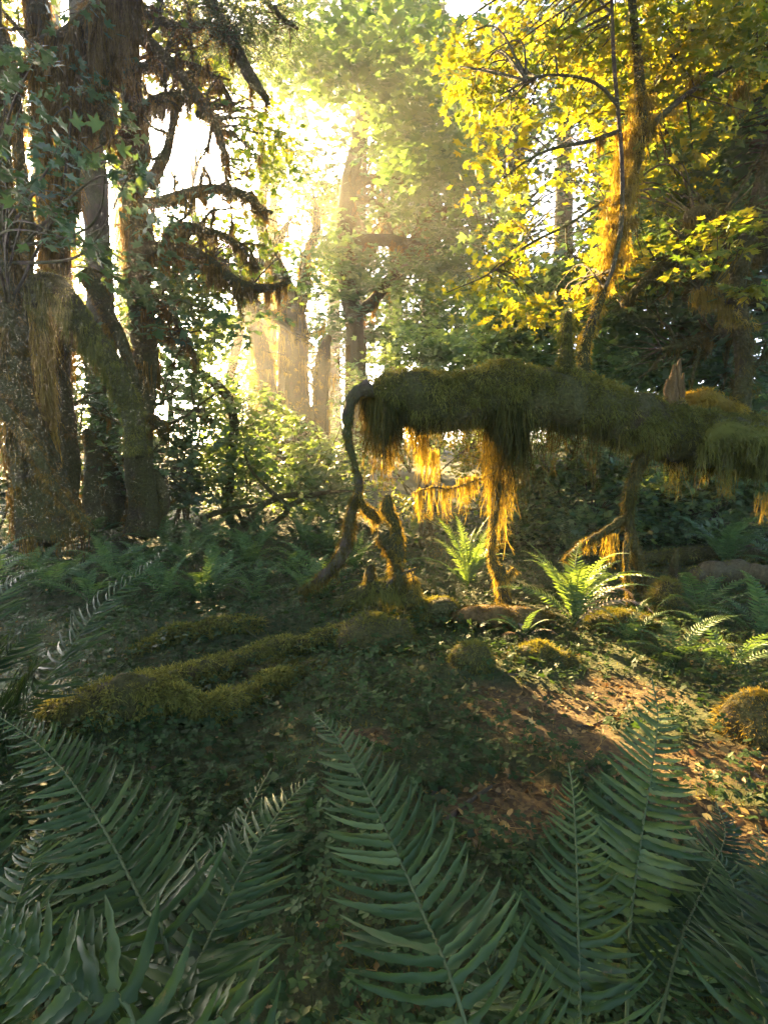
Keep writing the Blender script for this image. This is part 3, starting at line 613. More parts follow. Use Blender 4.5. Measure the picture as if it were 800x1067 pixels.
# the row of glowing moss hung along a twig under the log
T = thing('mossy_twig', 'thin level twig hung with a row of glowing golden moss under the log', 'branch', P(470, 510, 5.15))
mb = MB(); tw = tube(mb, [P(430, 514, 5.15), P(450, 508, 5.15), P(470, 509, 5.15), P(494, 501, 5.15), P(518, 490, 5.2), P(524, 476, 5.25)], [.006, .008, .009, .01, .012, .012], 7, .03, .15); mb.build('stem', BARK, T)
hb = MB(); fuzz(hb, tw, 500, .03, .005, .6, rng=rr)
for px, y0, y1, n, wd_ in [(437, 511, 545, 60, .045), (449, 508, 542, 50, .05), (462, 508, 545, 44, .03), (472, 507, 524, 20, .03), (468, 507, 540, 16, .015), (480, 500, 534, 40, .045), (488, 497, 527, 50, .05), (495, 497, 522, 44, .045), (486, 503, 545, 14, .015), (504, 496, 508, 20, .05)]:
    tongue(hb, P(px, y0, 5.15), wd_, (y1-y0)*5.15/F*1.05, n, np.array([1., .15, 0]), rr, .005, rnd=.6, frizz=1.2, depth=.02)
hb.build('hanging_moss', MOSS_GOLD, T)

# low mossy tangle under the left end: arch, antlers, bare twig
ab = G(432, 655)
T = thing('fallen_branch', 'low arched mossy branch with antler-like stubs in front of the pale fern', 'branch', ab)
leg([(322, 668), (335, 655), (352, 634), (368, 622), (385, 614), (402, 612), (420, 616), (434, 628), (446, 646), (452, 662)], [3, 4.5, 6, 7, 7.5, 8, 9, 9, 9, 8], 4.75, 5200, 40, (.08, .30), MOSS_GREEN, 'thick arch', fl=.045, name='arch', per=26, w=.09)
leg([(418, 612), (413, 590), (404, 570), (397, 560), (394, 566)], [4, 4, 5, 6, 3], 4.75, 1000, 6, (.05, .2), MOSS, name='stub')
leg([(412, 600), (410, 585), (416, 565), (412, 548), (404, 532), (404, 516)], [3, 4, 5, 6, 7, 3], 4.8, 1800, 8, (.05, .12), MOSS_GOLD, 'upright stub lit gold', name='stub', fl=.04)
leg([(400, 562), (408, 574), (414, 600), (416, 618)], [5, 3.5, 3.5, 4], 4.7, 500, 4, (.06, .2), MOSS, name='stub')
leg([(416, 585), (415, 574), (411, 563), (412, 556)], [5, 6, 6, 2], 4.7, 600, 2, (.04, .08), MOSS_GOLD, name='stub')
leg([(386, 616), (385, 600), (386, 588)], [5, 5, 2], 4.75, 500, 3, (.04, .1), MOSS, name='stub')
leg([(402, 612), (412, 602), (424, 596), (434, 592)], [2.5, 2, 1.6, 1], 4.7, 60, 0, bark=BARK, name='stub')
leg([(430, 628), (431, 612), (430, 600)], [6, 6, 2], 4.7, 600, 2, (.04, .1), MOSS_GOLD, name='stub')
T2 = thing('bare_twig', 'bare forked grey twig hooking down beside the arched mossy branch', 'twig', P(335, 655, 4.7))
mb = MB()
tube(mb, [P(358, 620, 4.75), P(350, 634, 4.72), P(338, 643, 4.7), P(330, 655, 4.68), P(318, 658, 4.66), P(302, 659, 4.6), P(292, 664, 4.6)], [.012, .011, .010, .009, .007, .005, .003], 6, .03, .2, 8)
tube(mb, [P(329, 656, 4.68), P(322, 668, 4.66), P(320, 680, 4.66), P(323, 690, 4.66), P(330, 700, 4.62), P(340, 703, 4.6), P(347, 707, 4.6)], [.008, .008, .007, .006, .006, .004, .002], 6, .03, .2, 8)
tube(mb, [P(330, 657, 4.68), P(338, 668, 4.66), P(340, 680, 4.66)], [.005, .004, .002], 6, .03, .2, 8)
mb.build('stem', BARK_PALE, T2)

# ------------------------------------------------------------------ low logs, mounds
def mound(name, label, cat, px, py, rx, ry, h, mat, n, fl=.05, group=None, rng=rr, wd=.007, at=None):
    b = G(px, py) if at is None else at; u, v = np.meshgrid(np.linspace(0, 2*np.pi, 36, endpoint=False), np.linspace(0, 1, 14))
    a = v*np.pi*.62
    d = np.stack([np.cos(u)*np.sin(a), np.sin(u)*np.sin(a), np.cos(a)], -1)
    k = 1+.42*noise3(b*3+d*np.array([rx, ry, h]), 2.8, 1)+.14*noise3(b+d*np.array([rx, ry, h]), 8, 2)
    V = b+d*k[..., None]*np.array([rx, ry, h])
    i = np.arange(13)[:, None]*36; j = np.arange(36)[None]; q = np.stack([i+j, i+36+j, i+36+(j+1) % 36, i+(j+1) % 36], -1).reshape(-1, 4)
    T = thing(name, label, cat, b, group); mb = MB(); mb.add(V, q, .4); mb.build('core', BARK_MOSSY if mat is not None else BARK, T)
    if n:
        ii = rng.integers(0, 14*36, n); rt = V.reshape(-1, 3)[ii]+rng.normal(size=(n, 3))*.02*max(rx, .3); nn = nrm(d.reshape(-1, 3)[ii]/np.array([rx, ry, h]))
        mm = MB(); strands(mm, rt-nn*.012, nrm(nn+rng.normal(size=(n, 3))*.4+np.array([0, 0, -.15])), fl*rng.uniform(.4, 1.4, n)*(1+.6*noise3(rt, 6, 1)).clip(.15), wd, 2, .3, .1, np.clip(.5+.4*noise3(rt, 3, 2), 0, 1), rng)
        mm.build('moss', mat, T)
    return T
def flog(name, label, cat, paths, group=None, mat=MOSS_GREEN, bark=BARK_MOSSY, n=9000, fl=.045, beardn=30, bl=(.05, .16)):
    base = paths[0][0][0]; T = thing(name, label, cat, base, group)
    for k, (pts, rad) in enumerate(paths):
        mb = MB(); tb = tube(mb, pts, rad, 14, .04, .42, 3.2); o = mb.build('trunk' if k == 0 else 'limb', bark, T)
        if n:
            mm = MB(); fuzz(mm, tb, int(n/(1+.6*k)), fl*.8, .007, .35, rng=rr, clump=1.3)
            pads(mm, tb, n//60, (.03, .08), .05, 70, rr, (0, 1), .008)
            if beardn: beards(mm, tb, beardn, bl, .12, 26, rr)
            mm.build('moss', mat, o)
    return T
def on(px, py, up=0.0):
    p = G(px, py); p[2] += up; return p
flog('mossy_log', 'low moss-covered log lying along the ground at left with a forked end', 'fallen log',
     [([on(48, 748, 0.025), on(80, 757, 0.035), on(112, 744, 0.065), on(140, 742, 0.065), on(165, 724, 0.045), on(200, 715, 0.065), on(232, 703, 0.045), on(262, 694, 0.065), on(290, 682, 0.045), on(320, 676, 0.035), on(350, 664, 0.025), on(395, 655, -0.005)], [.05, .09, .11, .12, .085, .07, .075, .055, .07, .055, .06, .04]),
      ([on(140, 748, 0.065), on(178, 744, 0.085), on(215, 750, 0.035), on(240, 742, 0.055), on(262, 730, 0.035), on(285, 718, 0.045), on(312, 704, 0.005)], [.085, .06, .055, .065, .045, .05, .03])], n=9000, beardn=40)
flog('mossy_log', 'low mossy ridge of an old log behind the forked log', 'fallen log', [([on(140, 682, -0.025), on(175, 668, 0.025), on(205, 662, 0.005), on(240, 655, 0.025), on(275, 654, -0.005)], [.04, .065, .06, .07, .04])], n=6000)
flog('mossy_log', 'short round mossy log end beside the arched branch', 'fallen log', [([P(432, 640, 4.75), P(448, 642, 4.75), P(462, 640, 4.8), P(474, 640, 4.85)], [.07, .125, .125, .09])], n=5000, fl=.06, beardn=24, bl=(.08, .18))
flog('mossy_log', 'red-brown rotting log low in the moss between the two pale ferns', 'fallen log', [([on(470, 652, .05), on(505, 652, .08), on(545, 655, .08), on(575, 650, .03)], [.05, .08, .07, .04])], mat=MOSS, bark=BARK_RED, n=3500, beardn=6)
T = flog('fallen_log', 'pale bare fallen log end lying at the right edge', 'fallen log', [([on(722, 610, .12), on(735, 609, .14), on(770, 611, .15), on(830, 618, .15), on(900, 620, .15)], [.07, .11, .12, .13, .13])], bark=BARK_PALE, n=500, beardn=0)
flog('mossy_log', 'low mossy log lying far right across the shade', 'fallen log', [([on(640, 592, .06), on(680, 590, .1), on(740, 586, .1), on(800, 584, .1)], [.06, .09, .1, .1])], n=2500, beardn=8)
mound('moss_mound', 'round dark mossy stump right of the mossy stick legs', 'moss mound', 690, 640, .17, .16, .34, MOSS_GREEN, 4500)
mound('moss_mound', 'round mossy lump at the right edge with a sunlit orange top', 'moss mound', 790, 768, .16, .15, .20, MOSS_GOLD, 4500, .035)
mound('moss_mound', 'small orange-topped moss hummock left of the bright fern', 'moss mound', 495, 690, .15, .13, .14, MOSS_GREEN, 2500, .04)
mound('moss_mound', 'broad moss hummock below the low arched branch', 'moss mound', 395, 668, .32, .2, .16, MOSS_GREEN, 4500, .04)
mound('moss_mound', 'sun-yellow moss hummock at the feet of the stick legs', 'moss mound', 640, 650, .34, .24, .12, MOSS_GREEN, 5000, .045)
mound('moss_mound', 'mossy hummock with red leaves in front of the bright fern', 'moss mound', 560, 690, .3, .2, .13, MOSS_GREEN, 4000, .04)
mound('moss_mound', 'flat moss hummock left of the arched branch', 'moss mound', 300, 700, .3, .22, .10, MOSS_GREEN, 4000, .04)
T = thing('broken_branch', 'short dark snag poking up from behind the round mossy stump', 'branch', on(700, 605))
mb = MB(); tb = tube(mb, [on(698, 612, -.05), P(702, 590, 5.6), P(705, 572, 5.6)], [.05, .04, .015], 9, .04, .2); fuzz(mb, tb, 500, .03, .005, .4, rng=rr); mb.build('stem', BARK_MOSSY, T)
for k, (a, b, r, lab) in enumerate([((462, 862), (512, 826), .012, 'dark stick on the litter right of the tallest frond'), ((440, 838), (478, 812), .010, 'short stick at the edge of the sorrel near the tallest frond'),
                                    ((520, 706), (560, 712), .008, 'thin twig lying on the litter path'), ((205, 905), (275, 812), .008, 'reddish stick standing between the left fern fronds'),
                                    ((600, 760), (640, 748), .007, 'small twig lying in the middle of the leaf litter path'), ((250, 655), (290, 680), .008, 'curved twig on the mossy ridge'), ((400, 905), (430, 960), .008, 'stick under the tallest fern frond')]):
    T = thing('fallen_twig', lab, 'twig', on(*a)); mb = MB(); p0, p1 = on(*a, .02), on(*b, .03); md = (p0+p1)/2+R.normal(size=3)*.02
    tube(mb, [p0, md, p1], [r, r*.9, r*.5], 6, .03, .25, 8); mb.build('stem', BARK_RED if 'reddish' in lab else BARK, T)
T = thing('fallen_branch', 'tangle of bare fallen branches in front of the pale shrubs', 'branch', on(255, 545))
for q in [[(285, 545, 10), (300, 530, 10), (280, 510, 10), (262, 490, 10), (254, 470, 10)], [(310, 515, 10), (290, 518, 10), (270, 525, 10), (240, 532, 10)], [(300, 528, 10), (325, 516, 10), (352, 512, 10), (372, 512, 10)], [(262, 545, 10), (270, 530, 10), (292, 520, 10)], [(210, 540, 10), (240, 530, 10), (262, 526, 10)]]:
    mb = MB(); tube(mb, [P(*p) for p in q], [.05, .045, .03, .012], 8, .06, .2, 3); mb.build('limb', BARK_MOSSY, T)

# ------------------------------------------------------------------ ground plants and litter
rg = np.random.default_rng(21)
n = 48000; y = 1.0+12.5*rg.uniform(0, 1, n)**1.7; x = rg.uniform(-1, 1, n)*(y*.78+.9)
c = np.stack([x, y, gz(x, y)], -1); dm = dirt(x, y); keep = (rg.uniform(0, 1, n) > dm*.93) & (rg.uniform(-.7, 1.2, n) < noise3(c, 1.1, 2)+.75); c = c[keep]; n = len(c)
mb = MB(); hgt = rg.uniform(.02, .11, n)*(1+.4*noise3(c, .8, 1)); sz = rg.uniform(.012, .029, n)*(1+.05*c[:, 1])
tlt = nrm(np.array([0, 0, 1.])+rg.normal(size=(n, 3))*.28); cen = c+np.array([0, 0, 1.])*hgt[:, None]+rg.normal(size=(n, 3))*.02
CLOVER = (np.array([[0, 0, 0], [.42, .45, .10], [.38, .95, .03], [0, .80, -.06], [-.38, .95, .03], [-.42, .45, .10]], float), np.array([[0, 1, 2, 3], [0, 3, 4, 5]]))
a0 = rg.uniform(0, 6.28, n); rn = np.clip(.5+.3*noise3(c, .9, 0)+rg.normal(0, .15, n), 0, 1)
for k in range(3):
    a = a0+k*2.094+rg.normal(0, .1, n); leaves(mb, cen, tlt+rg.normal(size=(n, 3))*.12, np.stack([np.cos(a), np.sin(a), -.15+0*a], -1), sz, CLOVER, rn)
strands(mb, c-np.array([0, 0, .01]), nrm(cen-c+np.array([0, 0, .01])), np.linalg.norm(cen-c, axis=1)+.01, .003, 1, 0, 0, .3, rg)
g = mb.build('wood_sorrel', LEAF_GROUND); g['kind'] = 'stuff'; g['label'] = 'carpet of small green sorrel leaves'
n = 13000; y = 1.6+11*rg.uniform(0, 1, n)**1.5; x = rg.uniform(-1, 1, n)*(y*.78+.9); c = np.stack([x, y, gz(x, y)], -1)
keep = (rg.uniform(0, 1, n) > dirt(x, y)*.95) & (noise3(c, .7, 1) > -.1); c = c[keep]; n = len(c); mb = MB()
c[:, 2] += rg.uniform(.02, .08, n)+rg.uniform(.05, .26, n)*sstep(5.0, 8, c[:, 1])
leaves(mb, c, nrm(np.array([0, 0, 1.])+rg.normal(size=(n, 3))*.35), rg.normal(size=(n, 3)), rg.uniform(.02, .045, n)*(1+.06*c[:, 1]), SIMPLE, np.clip(.45+.3*noise3(c, .9, 0)+rg.normal(0, .15, n), 0, 1))
g = mb.build('low_undergrowth', LEAF_GROUND); g['kind'] = 'stuff'; g['label'] = 'knee-high leafy ground cover'
n = 70000; y = 1.0+9*rg.uniform(0, 1, n)**1.5; x = rg.uniform(-1, 1, n)*(y*.78+.8); c = np.stack([x, y, gz(x, y)], -1)
keep = (rg.uniform(0, 1, n) > dirt(x, y)*.97) & (noise3(c, .9, 0)+rg.normal(0, .3, n) > 0); c = c[keep]; n = len(c); mb = MB()
strands(mb, c-np.array([0, 0, .01]), nrm(rg.normal(size=(n, 3))*.55+np.array([0, 0, 1.])), rg.uniform(.02, .055, n), .005+.0007*c[:, 1], 2, .2, .1, np.clip(.5+.35*noise3(c, 2, 1), 0, 1), rg)
g = mb.build('ground_moss', MOSS_GREEN); g['kind'] = 'stuff'; g['label'] = 'soft moss tufts over the ground'
n = 16000; y = 1.0+6.5*rg.uniform(0, 1, n)**1.3; x = rg.uniform(-1, 1, n)*(y*.78+.8); c = np.stack([x, y, gz(x, y)+rg.uniform(.004, .03, n)], -1)
keep = rg.uniform(0, 1, n) < .10+.9*dirt(x, y); c = c[keep]; n = len(c); mb = MB()
nn = nrm(np.array([0, 0, 1.])+rg.normal(size=(n, 3))*.45); hd = rg.normal(size=(n, 3)); sz = rg.uniform(.012, .040, n); rn = rg.uniform(0, 1, n)**1.3
h = n//3; leaves(mb, c[:h], nn[:h], hd[:h], sz[:h], SIMPLE, rn[:h]); leaves(mb, c[h:], nn[h:], hd[h:], sz[h:]*1.2, OVAL, rn[h:])
k = n; strands(mb, c[:k], nrm(rg.normal(size=(k, 3))*np.array([1, 1, .15])), rg.uniform(.03, .13, k), .003, 2, 0, .15, rg.uniform(0, .9, k), rg)
g = mb.build('leaf_litter', LITTER); g['kind'] = 'stuff'; g['label'] = 'brown fallen leaves and needles on the path'

# ------------------------------------------------------------------ trees
def tree_base(px, py, Y):
    p = P(px, py, Y); p[2] = float(gz(p[0], p[1])); return p
def trunk(T, pts, rad, Y, bark=BARK_MOSSY, name='trunk', seg=16, bump=.14, fz=0, fl=.035, nb=0, bl=(.15, .5), bw=.12, per=30, mat=None, wd=.008, u=(0, 1), lobes=0.0, step=.08, bu=None, rnd=.5, fwd=None):
    mat = mat or MOSS_BROWN
    pp = [P(a, b, Y if not c else c[0]) for a, b, *c in pts]
    mb = MB(); tb = tube(mb, pp, [r*Y/F for r in rad], seg, step, bump, 2.0, lobes=lobes); o = mb.build(name, bark, T)
    if fz or nb:
        mm = MB()
        if fz: pads(mm, tb, fz//45, (.03, .09), .05*max(1, wd/.009), 50, rr, u, max(wd*.8, .008), -1, (.1, .9)); fuzz(mm, tb, fz, fl, fwd or wd*.8, .5, rng=rr, u=u)
        if nb: beards(mm, tb, nb, bl, bw, per, rr, bu or u, wd, rnd)
        mm.build('moss', mat, o)
    return tb
SK = lambda *tbs: [t_[0] for t_ in tbs]

# left edge giant
b = tree_base(48, 545, 6.8); T = thing('mossy_tree', 'thick leaning mossy tree at the left edge, swollen root foot', 'tree', b)
t1 = trunk(T, [(52, 560), (48, 530), (38, 490), (24, 445), (15, 400), (10, 330), (4, 260), (-4, 200), (-10, 120), (-16, 0), (-22, -160)], [34, 28, 23, 19, 15, 14, 15, 14, 14, 13, 12], 6.8, fz=9000, lobes=.10, nb=60, bl=(.15, .6), u=(0, .7), wd=.011, per=40)
t2 = trunk(T, [(-20, 400), (5, 428), (28, 455), (45, 485), (62, 515), (84, 538), (96, 552)], [6, 6.5, 6, 5, 5, 4, 3], 6.2, name='root', fz=2600, nb=8, bl=(.05, .2), lobes=.08)
t2b = trunk(T, [(20, 470), (26, 510), (30, 555)], [8, 9, 12], 6.6, name='root', fz=700, lobes=.1)
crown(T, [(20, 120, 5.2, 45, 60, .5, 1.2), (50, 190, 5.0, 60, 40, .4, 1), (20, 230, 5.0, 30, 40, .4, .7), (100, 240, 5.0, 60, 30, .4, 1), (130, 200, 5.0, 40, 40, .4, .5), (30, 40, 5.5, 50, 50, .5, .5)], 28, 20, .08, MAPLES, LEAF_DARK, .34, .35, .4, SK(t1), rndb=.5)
# arch tree
b = tree_base(40, 540, 7.4); T = thing('mossy_tree', 'moss-curtained tree with an arching limb bowing over to the right', 'tree', b)
t3 = trunk(T, [(42, 550), (40, 480), (38, 400), (36, 330), (42, 300)], [14, 13, 12, 12, 9], 7.6, fz=2500, nb=90, bl=(.3, .9), bw=.2, per=44, mat=MOSS_GOLD, bu=(.4, 1), wd=.012)
t3a = trunk(T, [(30, 318), (38, 300), (52, 294), (66, 303), (82, 326), (98, 350), (116, 376), (130, 410), (140, 440), (143, 475)], [10, 11, 10, 9, 9, 8.5, 9, 9, 10, 10], 6.9, name='limb', mat=MOSS_GREEN, fz=6000, nb=70, bl=(.1, .5), bu=(0, .75), per=40, wd=.01)
t3b = trunk(T, [(142, 455), (149, 440), (160, 437), (168, 444), (175, 458)], [5, 5, 5.5, 6, 3], 7.4, name='limb', fz=900, nb=10, bl=(.1, .3), u=(.2, 1))
t3c = trunk(T, [(90, 285), (103, 305), (114, 330), (126, 352), (134, 378), (139, 400)], [9, 8, 7, 6, 6, 6], 7.6, name='limb', fz=1600, nb=10, bl=(.1, .5))
# dark straight trunk
b = tree_base(149, 540, 8.6); T = thing('mossy_tree', 'straight dark trunk standing right of the arching limb', 'tree', b)
t4_name = T.name
t4 = trunk(T, [(149, 556), (150, 530), (145, 480), (149, 400), (151, 350), (144, 300), (146, 250), (138, 190), (142, 130), (132, 60), (133, 0), (126, -80), (120, -220)], [21, 16, 13, 12, 13.5, 11.5, 13, 11, 12, 10.5, 11, 10, 8], 8.6, fz=3000, nb=60, bl=(.2, .7), bu=(.25, .95), wd=.014, per=40)
t4a = trunk(T, [(160, 550), (170, 520), (160, 490)], [9, 8, 4], 8.8, name='root', fz=300)
t4b = trunk(T, [(138, 25), (152, 42), (170, 58), (188, 78), (203, 98), (215, 115), (226, 135), (234, 160), (240, 186)], [6.5, 6.5, 6, 5.5, 5.5, 5, 4, 3, 1.5], 8.4, name='limb', fz=1200, nb=34, bl=(.1, .35), bu=(.1, .9), wd=.01)
t4c = trunk(T, [(142, 118), (158, 108), (174, 104), (190, 101), (203, 100)], [5, 5.5, 6, 5.5, 4], 8.4, name='limb', fz=600, nb=30, bl=(.1, .45), wd=.011)
t4d = trunk(T, [(182, 112), (179, 135), (174, 158), (165, 176), (158, 196)], [3.5, 3.5, 4.5, 5.5, 5], 8.4, name='limb', fz=600, nb=5, bl=(.05, .2))
t4e = trunk(T, [(146, 212), (165, 211), (182, 206), (200, 201), (220, 197), (240, 198), (258, 205), (272, 216), (284, 222)], [5, 5, 5, 5, 4.5, 4, 3.5, 2.5, 1.5], 8.4, name='limb', fz=1100, nb=30, bl=(.05, .3), wd=.01)
t4f = trunk(T, [(173, 246), (180, 238), (195, 236), (215, 240), (236, 247), (255, 262), (270, 280)], [3, 5.5, 5, 4, 3, 2, 1.5], 8.4, name='limb', fz=800, nb=24, bl=(.05, .3), wd=.01)
t4g = trunk(T, [(146, 258), (172, 258), (200, 262), (224, 276), (247, 295), (268, 300), (288, 299), (302, 293)], [5, 5, 5.5, 5.5, 6, 4.5, 3.5, 2], 8.6, name='limb', fz=1200, nb=46, bl=(.1, .5), per=34, wd=.011)
t4h = trunk(T, [(205, 118), (222, 126), (236, 122), (246, 124)], [3, 3, 2, 1], 8.4, name='limb', fz=200)
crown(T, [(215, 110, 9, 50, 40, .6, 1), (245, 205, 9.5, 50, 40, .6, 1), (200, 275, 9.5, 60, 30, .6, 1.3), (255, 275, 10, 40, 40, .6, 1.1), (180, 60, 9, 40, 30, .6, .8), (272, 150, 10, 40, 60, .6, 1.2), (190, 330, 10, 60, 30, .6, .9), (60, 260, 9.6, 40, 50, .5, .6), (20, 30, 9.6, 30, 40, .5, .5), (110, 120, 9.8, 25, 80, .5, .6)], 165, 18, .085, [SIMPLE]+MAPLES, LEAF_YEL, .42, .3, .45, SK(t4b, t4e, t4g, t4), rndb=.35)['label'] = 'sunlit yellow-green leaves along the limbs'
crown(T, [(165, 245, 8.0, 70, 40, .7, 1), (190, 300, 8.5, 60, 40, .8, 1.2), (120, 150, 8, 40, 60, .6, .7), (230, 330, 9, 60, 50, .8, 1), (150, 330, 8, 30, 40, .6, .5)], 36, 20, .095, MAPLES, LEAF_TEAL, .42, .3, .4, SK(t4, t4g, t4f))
# trunk under the sun, and its sister
b = tree_base(66, 525, 8.2); T = thing('mossy_tree', 'shadowed trunk between the leaning tree and the straight dark trunk', 'tree', b)
t5 = trunk(T, [(66, 545), (70, 480), (62, 400), (66, 330), (58, 260), (68, 195), (78, 130), (97, 60), (104, -10), (108, -160)], [14, 12, 11, 10, 10, 11, 11, 11, 10, 9], 8.2, fz=2600, nb=80, bl=(.3, .9), bw=.2, bu=(.25, .95), wd=.014, per=44)
t5a = trunk(T, [(38, 52), (56, 48), (74, 42), (92, 27), (108, 12), (124, -8), (140, -40)], [8, 10, 11, 12, 12, 11, 10], 7.6, name='limb', fz=2200, nb=90, bl=(.3, 1.1), bw=.2, per=50, wd=.012)
t5b = trunk(T, [(110, 5), (116, 50), (108, 95), (112, 130), (106, 150)], [9, 9, 8, 6, 3], 7.7, name='limb', fz=1500, nb=22, bl=(.12, .35), per=40, wd=.01)
b = tree_base(-20, 520, 9); T = thing('mossy_tree', 'second trunk behind the left edge tree, stubbed limb above', 'tree', b)
t6 = trunk(T, [(58, 540, 9), (60, 430, 9), (58, 330, 9), (52, 240, 8.6), (46, 150, 8.2), (48, 90, 8), (46, 48, 7.8), (40, 20, 7.8), (30, -100, 7.8)], [12, 11, 11, 10, 9, 10, 9, 9, 8], 8.2, fz=2000, nb=80, bl=(.3, .9), bw=.2, bu=(.25, .9), wd=.014, per=44)
t6a = trunk(T, [(0, 30), (8, 60), (14, 110), (20, 160), (28, 230), (30, 300)], [7, 7, 7, 6, 6, 5], 7.8, name='limb', fz=900, nb=20, bl=(.2, .7), wd=.01)
for pts_, rad_ in (([(46, 120), (64, 128), (82, 118), (96, 128)], [4.5, 4, 3, 1.5]), ([(55, 260), (40, 240), (22, 236), (5, 250)], [4.5, 4, 3, 2]), ([(40, 60), (20, 80), (5, 75), (-20, 90)], [6, 5, 5, 4]), ([(60, 350), (76, 340), (90, 352), (100, 380)], [4, 4, 3, 1.5])): offshoots(trunk(T, pts_, rad_, 8.0, name='limb', fz=700, nb=20, bl=(.1, .5), wd=.011), 6, (.2, .6), T, BARK_MOSSY, MOSS, rr, (.1, 1), 12, .009)
offshoots(t6, 14, (.4, 1.0), T, BARK_MOSSY, MOSS, rr, (.2, .9), 12, .01)
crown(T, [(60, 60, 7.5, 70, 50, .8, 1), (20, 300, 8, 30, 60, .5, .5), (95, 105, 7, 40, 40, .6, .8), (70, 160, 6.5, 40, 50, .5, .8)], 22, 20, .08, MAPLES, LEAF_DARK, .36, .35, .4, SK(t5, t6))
def tw_(tb, n, L, u=(.1, 1), mat=MOSS_BROWN, wd=.009, **k): offshoots(tb, n, L, T, BARK_MOSSY, mat, rr, u, 24, wd, **k)
T = bpy.data.objects[t4_name]
for q_, n_, l_ in ((t4b, 12, (.3, .8)), (t4c, 6, (.2, .5)), (t4d, 4, (.2, .4)), (t4e, 11, (.25, .7)), (t4f, 8, (.25, .7)), (t4g, 11, (.25, .8)), (t4, 16, (.5, 1.4))): tw_(q_, n_, l_)
for pts_, rad_ in (([(140, 300), (160, 312), (180, 330), (196, 356), (206, 380)], [4, 3.5, 3, 2, 1]), ([(143, 70), (160, 72), (180, 66), (205, 70), (228, 84), (244, 110)], [4.5, 4, 3.5, 3, 2, 1]), ([(140, 160), (120, 150), (112, 128), (118, 100)], [4, 3.5, 3, 2]), ([(136, 20), (160, 18), (190, 30), (220, 26), (250, 40)], [5, 4.5, 4, 3, 1.5]), ([(150, 350), (165, 340), (180, 345), (192, 362)], [4, 3.5, 3, 1.5])):
    tw_(trunk(T, pts_, rad_, 8.5, name='limb', fz=600, nb=14, bl=(.08, .35), wd=.01), 6, (.2, .6))
b = tree_base(112, 525, 9.5); T = thing('tree_stump', 'dark leaning cone-shaped mossy stump between the left trunks', 'stump', b)
trunk(T, [(112, 545), (108, 505), (99, 470), (90, 448)], [26, 19, 11, 4], 9.5, fz=2000, nb=8, lobes=.1)
# hemlock boughs overhead
b = np.array([-5.6, 11.6, float(gz(-5.6, 11.6))]); T = thing('conifer_tree', 'hemlock whose dark drooping boughs hang in from the top beside the sky gap', 'tree', b)
mb = MB(); cs = [b, b+[.1, 0, 5], b+[.1, -.2, 10], b+[.1, -.3, 15]]; tb = tube(mb, cs, [.28, .24, .2, .1], 12, .2, .1); mb.build('trunk', BARK, T)
t7 = [trunk(T, [(120, -110, 11.6), (190, -70, 10), (225, 10, 8.8), (243, 45, 8.4), (258, 75, 8.2), (272, 95, 8.1), (280, 108, 8.0)], [5, 5, 5, 6, 6, 4, 2], 8.5, name='limb', fz=600, nb=36, bl=(.1, .4), wd=.011, per=36),
      trunk(T, [(120, -150, 11.6), (230, -60, 9.4), (285, 10, 8.5), (310, 30, 8.2)], [4, 4, 3, 1.5], 8.5, name='limb'), trunk(T, [(120, -80, 11.6), (160, -30, 9.5), (165, 20, 8.5), (150, 40, 8.3)], [4, 4, 3, 1.5], 8.5, name='limb')]
crown(T, [(225, 8, 8.8, 60, 26, .8, 1), (275, 25, 8.6, 50, 25, .6, 1), (180, 5, 8.8, 40, 20, .6, .6), (245, 45, 8.5, 34, 24, .5, .6)], 190, 60, .075, NEEDLE, LEAF_CONIFER, .34, .3, .35, SK(*t7), flat=.16, headdown=.5)

b = tree_base(20, 500, 27); T = thing('maple_tree', 'golden backlit broad-leaved tree seen between the left trunks', 'tree', b)
tg = [trunk(T, [(20, 530), (22, 400), (30, 250), (50, 120), (60, -20), (70, -200)], [8, 7, 6, 5, 4, 2], 27, bark=BARK), trunk(T, [(30, 250), (80, 180), (150, 120), (220, 70)], [4, 3, 2, 1], 26.5, bark=BARK, name='limb'), trunk(T, [(24, 350), (60, 300), (100, 280), (150, 270)], [4, 3, 2, 1], 26.5, bark=BARK, name='limb')]
crown(T, [(5, 10, 26, 50, 50, 2, .7), (30, 60, 26, 70, 90, 2, 1), (110, 100, 26, 70, 80, 2, 1), (20, 220, 26, 50, 80, 2, .8), (110, 240, 25, 60, 60, 2, .8), (190, 40, 26, 80, 60, 2, 1), (200, 300, 26, 50, 50, 2, .6), (20, 350, 26, 40, 60, 2, .5), (280, 60, 27, 70, 80, 2, 1), (240, 170, 27, 50, 60, 2, .6), (90, 360, 25, 60, 60, 2, .8)], 330, 28, .23, SIMPLE, LEAF_YEL, 1.1, .3, .45, SK(*tg))
# lit trunks in the haze at the centre
b = tree_base(276, 412, 20.5); T = thing('mossy_tree', 'two-legged moss-hung tree glowing in the haze left of centre', 'tree', b)
t8 = trunk(T, [(284, 500), (279, 412), (275, 378), (267, 345), (259, 316), (256, 290), (248, 262), (240, 240)], [11, 9, 8.5, 8, 9, 8, 5, 2], 20.5, fz=1800, nb=24, bl=(.3, 1.2), bw=.3, wd=.02, mat=MOSS_GOLD, bu=(.3, .8), fl=.06)
trunk(T, [(236, 500), (240, 400), (243, 380), (247, 358), (252, 335), (258, 316)], [5, 5, 4.5, 4.5, 5, 7], 20.5, name='limb', fz=500, wd=.02, mat=MOSS_GOLD, fl=.06)
trunk(T, [(258, 335), (246, 333), (233, 335), (224, 345), (217, 360), (219, 376)], [4, 4, 4, 4, 3.5, 2], 20.5, name='limb', fz=500, nb=8, bl=(.2, .6), wd=.02, mat=MOSS_GOLD, fl=.06)
